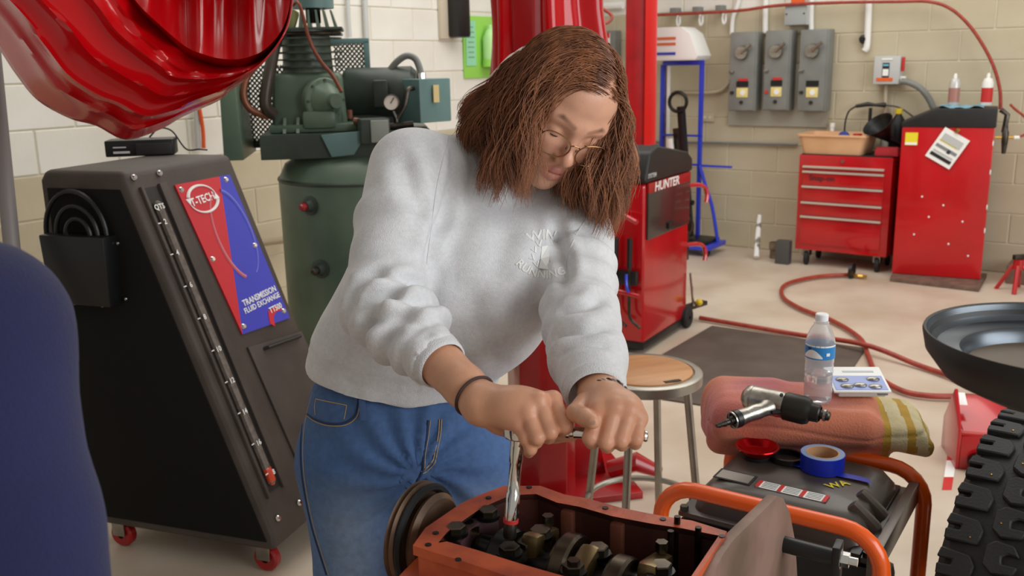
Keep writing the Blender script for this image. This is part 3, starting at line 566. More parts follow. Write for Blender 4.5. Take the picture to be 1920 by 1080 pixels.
# ------------------------------------------------------------------ roll cabinet with drawers
def build_rollcab():
    a = zp(1490, 470, .1); o = np.array([a[0], a[1], 0]); yaw = math.radians(-36.5); W, D, z0, z1 = .63, .38, .115, .785
    t = T('tool_cabinet', 'red rolling tool cabinet with five drawers and silver trim', 'tool cabinet', o, yaw)
    P('carcass', MB().box((W/2, D/2, (z0+z1)/2), (W, D, z1-z0)), m_red, t, bev=.006)
    P('top_mat', MB().box((W/2, D/2, z1+.003), (W*.96, D*.96, .006)), m_rubber, t)
    def zz(y): return z1-(y-294)/(468-294)*(z1-z0)
    rows = [(318, 325), (327, 352), (354, 381), (383, 407), (409, 460)]
    for i, (ya, yb) in enumerate(rows):
        za, zb = zz(ya-4), zz(yb-4); d = P('drawer', MB().box((W*.5-.005, -.004, (za+zb)/2), (W*.87, .018, za-zb)), m_red, t, bev=.003)
        P('drawer_trim', MB().box((W*.5-.005, -.022, za-.003), (W*.87, .022, .014)), m_whitep if i < 0 else M('trim%d' % i, (218, 212, 200), .3, .6), d, bev=.003)
    P('lock', MB().cyl((W*.48, 0, zz(303)), (W*.48, -.012, zz(303)), .012, n=12), m_chrome, t)
    P('badge_lettering', place(text_mesh('Snap-on', .055), (W*.27, -.0145, zz(335)), (1, 0, 0), (0, 0, 1)), m_ink, t)
    for x_, y_ in ((.07, .06), (W-.07, .06), (.07, D-.06), (W-.07, D-.06)):
        P('caster_bracket', MB().box((x_, y_, .09), (.05, .06, .05)), m_steel, t, bev=.004)
        P('caster_wheel', MB().lathe([(.01, -.016), (.045, -.016), (.053, -.01), (.053, .01), (.045, .016), (.01, .016)], (x_, y_-.01, .053), (1, .2, 0), 18), m_rubber, t)
    def top(x, y, dx=0): return l2w((x, y, z1+.006), o, yaw)
    tr = T('parts_tray', 'tan plastic parts tray on the tool cabinet', 'tray', top(.21, .166), yaw)
    def ringy(w, d, r, z): # rounded rectangle ring
        pts = []
        for sx, sy, a0 in ((1, 1, 0), (-1, 1, 90), (-1, -1, 180), (1, -1, 270)):
            for k in range(5): a = math.radians(a0+k*22.5); pts.append((sx*(w/2-r)+r*math.cos(a), sy*(d/2-r)+r*math.sin(a), z))
        return pts
    rings = [ringy(.40, .28, .03, 0), ringy(.46, .33, .04, .12), ringy(.49, .36, .045, .122), ringy(.49, .36, .045, .134), ringy(.455, .325, .04, .134), ringy(.40, .28, .03, .012)]
    n = len(rings[0]); V = sum(rings, []); f = [(i*n+k, i*n+(k+1) % n, (i+1)*n+(k+1) % n, (i+1)*n+k) for i in range(5) for k in range(n)]+[tuple(range(n-1, -1, -1)), tuple(5*n+k for k in range(n))]
    P('tray_shell', MB().add(V, f), m_tan2, tr)
    S('blue_rag', 'crumpled blue rag inside the tan tray', 'rag', MB().sph((0, 0, .05), .055, 12, (1, .8, 1.5)), M('rag_blue', (50, 70, 140), .9, bump=1, bscale=40), l2w((.25, .16, z1+.026), o, yaw), yaw)
    S('red_fitting', 'small red plastic fitting inside the tan tray', 'fitting', MB().lathe([(0, 0), (.05, 0), (.055, .06), (.03, .09), (.03, .12), (0, .12)], n=12), m_redink, l2w((.34, .17, z1+.02), o, yaw))
    S('white_cap_bottle', 'small white cap peeking over the tan tray', 'bottle', MB().lathe([(0, 0), (.015, 0), (.015, .14), (.014, .16), (.018, .16), (.018, .19), (0, .19)], n=14), m_whitep, top(.10, .365))
    fn = T('oil_funnel', 'black plastic funnel lying on the tool cabinet', 'funnel', top(.555, .14), yaw); P('cone', MB().lathe([(.012, 0), (.016, 0), (.1, .15), (.105, .15), (.098, .14), (.012, .02)], (.0, 0, .1), (-.2, -.3, .4), 24), m_blk, fn); P('spout', MB().tube([(0, 0, .1), (.03, .03, .085), (.07, .06, .06), (.08, .07, .01)], [.016, .014, .012, .01], 10), m_blk, fn)
    ob = T('oil_bottle', 'dark oil bottle with yellow cap beside the funnel', 'bottle', top(.565, .31), yaw); P('bottle', MB().lathe([(0, 0), (.05, 0), (.055, .02), (.055, .2), (.02, .26), (.02, .27), (0, .27)], n=16), m_blk, ob); P('cap', MB().lathe([(.024, .265), (.024, .3), (0, .3)], n=12), M('cap_yellow', (220, 190, 40), .4), ob)
    rb = T('clear_bottle', 'pale bottle with red cap behind the funnel', 'bottle', top(.49, .33), yaw); P('bottle', MB().lathe([(0, 0), (.04, 0), (.04, .19), (.015, .22), (0, .22)], n=16), M('pale_plastic', (206, 206, 196), .3), rb); P('cap', MB().lathe([(.02, .215), (.02, .25), (0, .25)], n=12), m_redink, rb)
    S('red_rag', 'small red shop rag at the right edge of tool cabinet', 'rag', MB().box((0, 0, .03), (.16, .08, .06), taper=(.9, .8)), M('rag_red', (170, 40, 48), .9, bump=.8, bscale=50), top(.575, .06), yaw, bev=.015)
    lp = T('inspection_lamp', 'thin black lamp stand with cable behind the tray', 'lamp', top(.36, .362), yaw)
    P('stem', MB().tube([(0, 0, 0), (0, 0, .3)], .012, 8), m_blk, lp); P('head', MB().tube([(-.1, 0, .31), (-.02, 0, .325), (.03, 0, .32), (.1, 0, .32)], [.012, .016, .01, .018], 8), m_blk, lp)
    P('cable', MB().tube(smoothpts([(-.1, 0, .31), (-.15, 0, .27), (-.17, .0, .18), (-.17, .01, .02)], 5).tolist(), .006, 6).tube(smoothpts([(.1, 0, .32), (.2, 0, .3), (.32, .0, .22)], 5), .006, 6), m_blk, lp)
build_rollcab()

# ------------------------------------------------------------------ red sheet metal cabinet with black top
def build_cab():
    a = zp(1672, 505, .03); o = np.array([a[0], a[1], 0])*.982; yaw = math.radians(-27); W, D, zr, zt = .535, .34, .995, 1.112
    t = T('parts_washer_cabinet', 'tall red sheet metal cabinet with sloped black top', 'cabinet', o, yaw)
    P('body', MB().box((W/2, D/2, (zr+.03)/2), (W, D, zr-.03)), M('cab_red', (196, 10, 20), .3, coat=.4, col2=(180, 8, 16), scale=3), t, bev=.008)
    P('top_cap', MB().prism([(-.006, zr), (W+.006, zr), (W+.006, zt), (.36*W, zt), (-.006, zr+.03)], -.006, D+.006, 'xz'), m_black, t, bev=.008)
    for x_, z_ in ((.12, .3), (.2, .42), (.33, .25), (.4, .4), (.28, .5), (.45, .18), (.15, .55)): P('paint_chip', MB().sph((x_, -.002, z_), .006, 6, (1, .3, 1.2)), m_paper, t)
    for z_ in (.9, .72, .5, .35): P('edge_chip', MB().sph((W-.003, -.002, z_), .008, 6, (.5, .5, 2.4)), m_paper, t)
    P('yellow_sticker', MB().box((.06, -.003, zr-.075), (.075, .003, .08)), m_yellow, t); P('sticker_white_band', MB().box((.06, -.0045, zr-.105), (.07, .002, .015)), m_paper, t)
    cdp = T('instruction_card', 'white tilted instruction card hanging on the red cabinet', 'card', l2w((.275, -.012, zr-.13), o, yaw), yaw); R_ = rotm(ry=math.radians(30))
    P('card', MB().box((0, 0, 0), (.17, .004, .21), R_), m_paper, cdp)
    for u, v, w_, h_, mm in ((0, .05, .13, .05, m_lgray), (-.01, .025, .12, .008, m_yellow), (0, -.01, .14, .02, m_inkg), (.02, -.015, .02, .025, m_ink), (0, -.07, .14, .022, m_ink), (0, -.045, .13, .012, m_lgray)):
        P('print_block', MB().box(R_@np.array([u, -.003, v]), (w_, .003, h_), R_), mm, cdp)
    P('binder_clip', MB().box((.05, -.006, .11), (.02, .02, .03), R_), m_brass, cdp, bev=.003)
    P('plinth', MB().box((W/2, D/2, .015), (W*.92, D*.9, .03)), m_blk, t)
    # things on top
    for nm, lab, x_, mt, mb2 in (('spray_can', 'pale spray can standing left on the black top', .28, M('can_pale', (206, 204, 200), .35, .3), M('can_label', (170, 120, 110), .4)), ('spray_can', 'white and red spray can standing right on the black top', .47, m_whitep, m_redink)):
        s = T(nm, lab, 'spray can', l2w((x_, .17, zt+.012), o, yaw), yaw, 'spray cans on the black top'); P('can', MB().lathe([(0, 0), (.03, 0), (.033, .005), (.033, .14), (.024, .165), (.013, .17), (0, .17)], n=20), mt, s); P('label_band', MB().lathe([(.0332, .02), (.0337, .02), (.0337, .11), (.0332, .11)], n=20), mb2, s); P('nozzle', MB().lathe([(.011, .168), (.011, .19), (.006, .2), (0, .2)], n=10), m_whitep, s)
    S('blue_shop_towel', 'flat light blue shop towel on the black top', 'towel', MB().grid([[(.2+.26*i/10, .05+.22*j/6, .006+.006*math.sin(i*1.7+j)+.005*math.cos(j*2.1+i*.7)) for j in range(7)] for i in range(11)]), M('blue_towel', (130, 176, 196), .9), l2w((0, 0, zt), o, yaw), yaw)
    rg = T('air_regulator', 'air regulator with red hose on right side of red cabinet', 'regulator', l2w((W+.01, .05, zr-.06), o, yaw), yaw)
    P('body', MB().lathe([(0, -.1), (.012, -.1), (.016, -.06), (.02, -.02), (.02, .03), (.012, .05), (.012, .07), (0, .07)], (.05, -.02, 0), n=14), m_dsteel, rg); P('pipe', MB().tube([(-.005, -.02, 0), (.12, -.02, .0)], .008, 8), m_brass, rg)
    P('outlet_knob', MB().cyl((.1, -.02, 0), (.13, -.02, 0), .012, n=10), m_whitep, rg); P('red_coil', MB().tube(smoothpts([(.11, -.02, .0), (.16, 0, .02), (.175, 0, .06), (.15, .02, .12), (.09, .04, .17), (.06, .04, .2)], 5), .008, 8), m_hose, rg)
    P('bracket', MB().tube([(.01, -.02, .17), (.05, -.02, .14), (.04, -.02, .03)], .016, 8), m_dsteel, rg)
    q0, q1, q2, q3 = zp(1676, 512), zp(1668, 528), zp(1835, 548), zp(1850, 520); mb = MB(); mb.add([*[tuple(q)for q in (q0, q1, q2, q3)], *[tuple(q+np.array([0, 0, .028])) for q in (q0, q1, q2, q3)]], [(3, 2, 1, 0), (4, 5, 6, 7), (0, 1, 5, 4), (1, 2, 6, 5), (2, 3, 7, 6), (3, 0, 4, 7)])
    S('floor_plank', 'brown steel strip on the floor under the red cabinet', 'strip', mb, m_brick, bev=.004)
build_cab()
q = zp(1885, 530); S('stone_step', 'brown block step at the wall on the far right', 'block', MB().box((.18, .1, .06), (.36, .25, .12)), m_brick, q, YB, bev=.006)
q = zp(1905, 545); js = T('jack_stand', 'small red jack stand at the right edge near the wall', 'jack stand', q, .2)
for sx, sy in ((-1, -1), (1, -1), (1, 1), (-1, 1)): P('leg', MB().tube([(sx*.08, sy*.08, 0), (sx*.02, sy*.02, .16)], .014, 6), m_red, js)
P('collar', MB().lathe([(.0, .14), (.035, .14), (.03, .2), (0, .2)], n=12), m_red, js); P('saddle', MB().box((0, 0, .215), (.08, .03, .03)), m_dsteel, js, bev=.004)

# ------------------------------------------------------------------ floor mat, air hose, floor tape
c_ = [zp(1335, 613), zp(1623, 655), zp(1535, 795), zp(1127, 733)]; mb = MB(); mb.add([tuple(p) for p in c_]+[tuple(p+np.array([0, 0, .009])) for p in c_], [(3, 2, 1, 0), (4, 5, 6, 7), (0, 1, 5, 4), (1, 2, 6, 5), (2, 3, 7, 6), (3, 0, 4, 7)])
S('floor_mat', 'dark brown rubber mat on the floor behind the stool', 'floor mat', mb, m_mat, bev=.004)
hp = [(1312, 596), (1400, 611), (1500, 628), (1620, 646), (1720, 684), (1790, 708), (1840, 728), (1842, 742), (1800, 743), (1740, 742), (1690, 732), (1645, 704), (1628, 668), (1612, 634), (1562, 602), (1500, 578), (1467, 555), (1474, 533), (1530, 519), (1590, 515)]
H_ = smoothpts([zp(x, y, .02 if k != 3 else .05) for k, (x, y) in enumerate(hp)], 8)
hs = T('air_hose', 'long red rubber air hose looping over the floor', 'hose'); P('hose', MB().tube(H_, .0125, 10), m_hose, hs)
e0, e1 = zp(1590, 515, .02), zp(1625, 519, .02); ed = e1-e0
P('bend_guard', MB().lathe([(.013, -.02), (.02, -.015), (.055, -.01), (.055, .01), (.02, .015), (.013, .02)], e0+ed*.2+np.array([0, 0, .03]), ed, 18), m_blk, hs); P('coupling', MB().cyl(e0+ed*.3, e1, .011, n=10).cyl(e0+ed*.55, e0+ed*.8, .014, n=6), m_brass, hs)
k = 0
for i, (y0, y1) in enumerate(((778, 800), (800, 835), (835, 864), (864, 895), (895, 919))):
    p = [zp(1797-(y0-778)*.155-9, y0), zp(1797-(y0-778)*.155+9, y0), zp(1797-(y1-778)*.155+9, y1), zp(1797-(y1-778)*.155-9, y1)]
    mb = MB(); mb.add([tuple(q) for q in p]+[tuple(q+np.array([0, 0, .0015])) for q in p], [(3, 2, 1, 0), (4, 5, 6, 7), (0, 1, 5, 4), (1, 2, 6, 5), (2, 3, 7, 6), (3, 0, 4, 7)])
    if i == 0: ft = T('hazard_tape', 'red and white hazard tape strip on the floor at right', 'floor tape')
    P('tape_segment', mb, m_redink if i % 2 == 0 else m_paper, ft)

# ------------------------------------------------------------------ stool
def build_stool():
    c = px(1208, 694, 2.72); h = c[2]+.0; o = np.array([c[0], c[1], 0]); R = .166
    t = T('shop_stool', 'round gray metal shop stool with worn wooden seat', 'stool', o, math.radians(20))
    P('seat_pan', MB().lathe([(0, h-.035), (R-.012, h-.035), (R, h-.03), (R, h-.004), (R-.006, h), (R-.022, h), (R-.026, h-.006), (0, h-.006)], n=48), m_stoolm, t)
    P('wood_seat', MB().lathe([(0, h+.004), (R-.034, h+.004), (R-.029, h+.001), (R-.028, h-.006), (0, h-.006)], n=48), m_wood, t)
    P('wood_chip', MB().box((.02, -R+.04, h+.004), (.05, .014, .002)), m_dsteel, t)
    for i in range(4):
        a = math.radians(45+90*i); P('leg', MB().tube([(.125*math.cos(a), .125*math.sin(a), h-.03), (.185*math.cos(a), .185*math.sin(a), .012)], .0115, 12), m_stoolm, t)
        P('foot_cap', MB().cyl((.184*math.cos(a), .184*math.sin(a), .03), (.187*math.cos(a), .187*math.sin(a), 0), .015, n=12), m_rubber, t)
    aa = np.linspace(0, 2*math.pi, 48, endpoint=False); P('foot_ring', MB().tube([(.168*math.cos(a), .168*math.sin(a), .17) for a in aa], .009, 10, closed=True), m_stoolm, t)
    P('paint_drip', MB().tube([(.166, .0, .17), (.17, 0, .11), (.172, 0, .06)], [.006, .012, .008], 6), m_dsteel, t)
build_stool()

# ------------------------------------------------------------------ near lift post with vinyl cover, and the bunched vinyl top left
o = zp(1034, 905); t = T('lift_post', 'dark red lift post with flared foot behind the woman', 'lift post', o, math.radians(12))
P('column', MB().prism([(-.13, -.1), (-.075, -.14), (.02, -.14), (.06, -.1), (.06, .1), (-.13, .1)], 0, 2.6, 'xy'), m_redlift, t, bev=.006)
P('gusset', MB().prism([(.05, 0), (.2, 0), (.1, .55), (.05, .6)], -.02, .02, 'xz'), m_redlift, t, bev=.003); P('base_plate', MB().box((.02, 0, .012), (.5, .4, .024)), m_redlift, t, bev=.004)
P('red_foot_lever', MB().tube([(.2, -.05, .05), (.28, -.1, .09), (.36, -.12, .05)], [.03, .035, .02], 10), m_redlift, t)
def build_cover(o=o):
    o2 = o+0.; o2[2] = 0; G = []
    nz, na = 26, 96
    for i in range(nz):
        z = 1.30+i*.034; row = []
        for j in range(na):
            a = 2*math.pi*j/(na-1); fl_ = max(0, (1.62-z))*.18
            r = .165+.022*math.sin(7*a+.6*math.sin(z*3))+.012*math.sin(13*a+z*2)+fl_*max(0, math.cos(a))-.01*math.sin(z*9)*math.cos(2*a)
            row.append((r*1.02*math.cos(a), r*.85*math.sin(a), z))
        G.append(row)
    s = S('vinyl_cover', 'red glossy vinyl sheet wrapped round the lift post', 'vinyl cover', MB().grid(G), m_vinyl, o2, smooth=80)
    md = s.modifiers.new('thick', 'SOLIDIFY'); md.thickness = .003
build_cover()
def build_swag():
    B = smoothpts([(-90, -20), (-30, 55), (0, 95), (30, 140), (70, 188), (130, 222), (180, 236), (236, 262), (300, 243), (345, 218), (408, 190), (432, 170), (470, 142), (510, 100), (538, 55), (548, 10), (552, -60)], 6)
    Rm = smoothpts([(60, -140), (120, -120), (180, -70), (225, -30), (262, 20), (300, 58), (330, 86), (355, 105), (385, 117), (410, 124), (440, 126), (465, 122), (495, 108), (520, 82), (536, 52), (546, 8), (551, -60)], 6)
    n = len(B); nv = 44; G = []
    for i in range(n):
        u = i/(n-1); row = []
        for j in range(nv):
            v = j/(nv-1); p = B[i]*(1-v)+Rm[i]*v
            w = min(1, np.linalg.norm(B[i]-Rm[i])/120.)
            fold = 0
            for c, a_, s_ in ((.14, .07, .045), (.34, .10, .05), (.53, .06, .04), (.72, .10, .05), (.9, .06, .04)):
                cc = c+.05*math.sin(5*u+c*9); fold += a_*math.exp(-abs(v-cc)/(s_*.8))
            d = 2.12-.16*math.sin(math.pi*min(1, v*.95+.03))-fold*.72*w*math.sin(math.pi*min(1, max(0, u)))**.5+.10*(1-v)**3
            px_, py_ = p; py_ += 5*math.sin(v*22+u*4)*w*v*(1-v)*3; row.append(px(px_, py_, d))
        G.append(row)
    mb = MB().grid(G); G2 = []
    for i in range(n):   # inner far sheet, seen over the rim
        u = i/(n-1); row = []
        for j in range(16):
            v = j/15; x = Rm[i][0]*(1-.15*v)+.15*v*400; y = Rm[i][1]*(1-v)+(-190)*v
            if j == 0: row.append(G[i][-1]); continue
            d = 2.0+.28*min(1, v*2.2)+.035*math.sin(x*.06+v)+.02*math.sin(x*.13); row.append(px(x, y+ (14*math.sin(v*math.pi*2.2) if v < .45 else 0), d))
        G2.append(row)
    mb.grid(G2); G3 = []
    for i in range(n):   # underside turning back
        row = []
        for j in range(8):
            v = j/7; q = B[i]*(1-v)+(Rm[i]*.45+B[i]*.55)*v; row.append(G[i][0] if j == 0 else px(q[0], q[1]-4*v, 2.22+.16*v+.02*math.sin(i*.4)*v))
        G3.append(row)
    mb.grid(G3)
    s = S('vinyl_curtain', 'glossy red vinyl curtain bunched up above the black machine', 'vinyl curtain', mb, m_vinyl, smooth=60)
    md = s.modifiers.new('thick', 'SOLIDIFY'); md.thickness = .002
build_swag()
a, b = px(-8, 160, 2.62), px(22, 460, 2.62); dd = (b-a)/np.linalg.norm(b-a); q0 = a-dd*.5; q1 = a+dd*((0-a[2])/dd[2])
S('gray_pole', 'gray steel pole at the left edge behind the navy sleeve', 'pole', MB().tube([q0, q1], .022, 14), M('pole_gray', (128, 122, 120), .5))
# ------------------------------------------------------------------ signed distance modelling (numpy surface nets)
class SDF:
    def __init__(s, lo, hi, h):
        s.lo = np.asarray(lo, float); s.h = h; s.n = np.ceil((np.asarray(hi)-s.lo)/h).astype(int)+1
        s.F = np.full(s.n, .08, np.float32); s.ax = [s.lo[i]+h*np.arange(s.n[i]) for i in range(3)]
    def sub(s, lo, hi):
        a = np.clip(np.floor((np.asarray(lo)-s.lo)/s.h).astype(int), 0, s.n); b = np.clip(np.ceil((np.asarray(hi)-s.lo)/s.h).astype(int)+1, 0, s.n)
        if np.any(b <= a): return None
        sl = tuple(slice(a[i], b[i]) for i in range(3))
        return sl, s.ax[0][sl[0]][:, None, None], s.ax[1][sl[1]][None, :, None], s.ax[2][sl[2]][None, None, :]
    def mix(s, sl, d, k, op):
        A = s.F[sl]
        if op == 'u':
            h = np.clip(.5+.5*(A-d)/k, 0, 1); s.F[sl] = A*(1-h)+d*h-k*h*(1-h)
        elif op == 's':
            h = np.clip(.5-.5*(A+d)/k, 0, 1); s.F[sl] = A*(1-h)-d*h+k*h*(1-h)
        return s
    def cap(s, a, b, ra, rb=None, k=.01, op='u'):
        rb = ra if rb is None else rb; a = np.asarray(a, float); b = np.asarray(b, float); m = max(ra, rb)+k+.02
        r = s.sub(np.minimum(a, b)-m, np.maximum(a, b)+m)
        if r is None: return s
        sl, X, Y, Z = r; ab = b-a; L = ab@ab+1e-12
        t = np.clip(((X-a[0])*ab[0]+(Y-a[1])*ab[1]+(Z-a[2])*ab[2])/L, 0, 1)
        d = np.sqrt((X-a[0]-t*ab[0])**2+(Y-a[1]-t*ab[1])**2+(Z-a[2]-t*ab[2])**2)-(ra+t*(rb-ra)); return s.mix(sl, d, k, op)
    def chain(s, pts, rs, k=.006):
        for i in range(len(pts)-1): s.cap(pts[i], pts[i+1], rs[i], rs[i+1], k)
        return s
    def ell(s, c, r, R=None, k=.02, op='u'):
        c = np.asarray(c, float); r = np.asarray(r, float); m = max(r)+k+.02; q = s.sub(c-m, c+m)
        if q is None: return s
        sl, X, Y, Z = q; x, y, z = X-c[0], Y-c[1], Z-c[2]
        if R is not None:   # columns of R are the local axes
            R = np.asarray(R); x, y, z = [x*R[0, i]+y*R[1, i]+z*R[2, i] for i in range(3)]
        k0 = np.sqrt((x/r[0])**2+(y/r[1])**2+(z/r[2])**2); k1 = np.sqrt((x/r[0]**2)**2+(y/r[1]**2)**2+(z/r[2]**2)**2)+1e-9
        return s.mix(sl, k0*(k0-1)/k1, k, op)
    def rbox(s, c, hd, r, R=None, k=.01, op='u'):
        c = np.asarray(c, float); hd = np.asarray(hd, float); m = np.linalg.norm(hd)+r+k+.02; q = s.sub(c-m, c+m)
        if q is None: return s
        sl, X, Y, Z = q; x, y, z = X-c[0], Y-c[1], Z-c[2]
        if R is not None: R = np.asarray(R); x, y, z = [x*R[0, i]+y*R[1, i]+z*R[2, i] for i in range(3)]
        a = [np.abs(v)-(hd[i]-r) for i, v in enumerate((x, y, z))]
        d = np.sqrt(sum(np.maximum(v, 0)**2 for v in a))+np.minimum(np.maximum(np.maximum(a[0], a[1]), a[2]), 0)-r; return s.mix(sl, d, k, op)
    def surf(s, disp=None, it=0):
        F = s.F; I = F < 0; nx, ny, nz = F.shape
        corners = [(i, j, k) for i in (0, 1) for j in (0, 1) for k in (0, 1)]
        def cs(A, c): return A[c[0]:nx-1+c[0], c[1]:ny-1+c[1], c[2]:nz-1+c[2]]
        cnt = sum(cs(I, c).astype(np.int8) for c in corners); cells = np.argwhere((cnt > 0) & (cnt < 8)); m = len(cells)
        idx = np.full((nx-1, ny-1, nz-1), -1, np.int64); idx[cells[:, 0], cells[:, 1], cells[:, 2]] = np.arange(m)
        fv = np.stack([F[cells[:, 0]+c[0], cells[:, 1]+c[1], cells[:, 2]+c[2]] for c in corners], 1); acc = np.zeros((m, 3)); num = np.zeros(m); ca = np.array(corners, float)
        for a in range(8):
            for b in range(a+1, 8):
                if abs(ca[a]-ca[b]).sum() != 1: continue
                fa, fb = fv[:, a], fv[:, b]; msk = (fa < 0) != (fb < 0); t = np.where(msk, fa/(fa-fb+1e-12), 0)
                acc += msk[:, None]*(ca[a]+t[:, None]*(ca[b]-ca[a])); num += msk
        V = s.lo+s.h*(cells+acc/num[:, None]); Q = []
        for axn in range(3):
            o = [0, 1, 2]; o.remove(axn); sl0 = [slice(1, -1)]*3; sl0[axn] = slice(0, -1); sl1 = [slice(1, -1)]*3; sl1[axn] = slice(1, None)
            A = I[tuple(sl0)]; B = I[tuple(sl1)]; e = np.argwhere(A != B); st = A[e[:, 0], e[:, 1], e[:, 2]]
            b0 = e.copy(); b0[:, o[0]] += 1; b0[:, o[1]] += 1
            def cell(d0, d1):
                c = b0.copy(); c[:, o[0]] -= d0; c[:, o[1]] -= d1; return idx[c[:, 0], c[:, 1], c[:, 2]]
            q = np.stack([cell(1, 1), cell(0, 1), cell(0, 0), cell(1, 0)], 1)
            if axn == 1: st = ~st
            q[~st] = q[~st][:, ::-1]; Q.append(q)
        Q = np.vstack(Q); Q = Q[(Q >= 0).all(1)]
        return V, Q
def vnormals(V, Q):
    n = np.cross(V[Q[:, 2]]-V[Q[:, 0]], V[Q[:, 3]]-V[Q[:, 1]]); N = np.zeros_like(V)
    for i in range(4): np.add.at(N, Q[:, i], n)
    return N/(np.linalg.norm(N, axis=1)[:, None]+1e-12)
def relax(V, Q, it=2, w=.5):
    for _ in range(it):
        A = np.zeros_like(V); c = np.zeros(len(V))
        for i in range(4):
            np.add.at(A, Q[:, i], V[Q[:, (i+1) % 4]]+V[Q[:, (i-1) % 4]]); np.add.at(c, Q[:, i], 2)
        V = V*(1-w)+w*A/c[:, None]
    return V
def np_mesh(name, V, Q, mats=None, mi=None):
    me = bpy.data.meshes.new(name); me.vertices.add(len(V)); me.vertices.foreach_set('co', np.asarray(V, np.float32).ravel())
    k = Q.shape[1]; me.loops.add(len(Q)*k); me.loops.foreach_set('vertex_index', Q.astype(np.int32).ravel()); me.polygons.add(len(Q)); me.polygons.foreach_set('loop_start', (np.arange(len(Q))*k).astype(np.int32))
    if mi is not None: me.polygons.foreach_set('material_index', mi.astype(np.int32))
    me.update(calc_edges=True); me.shade_smooth()
    for mm in (mats or []): me.materials.append(mm)
    return me
def vnoise(P_, sc, seed=0):
    # smooth pseudo noise from a few random plane waves
    r = np.random.default_rng(seed); o = np.zeros(len(P_))
    for _ in range(9):
        d = r.normal(size=3); d /= np.linalg.norm(d); o += np.sin(P_@d*sc*r.uniform(.6, 1.5)+r.uniform(0, 6.3))
    return o/4.

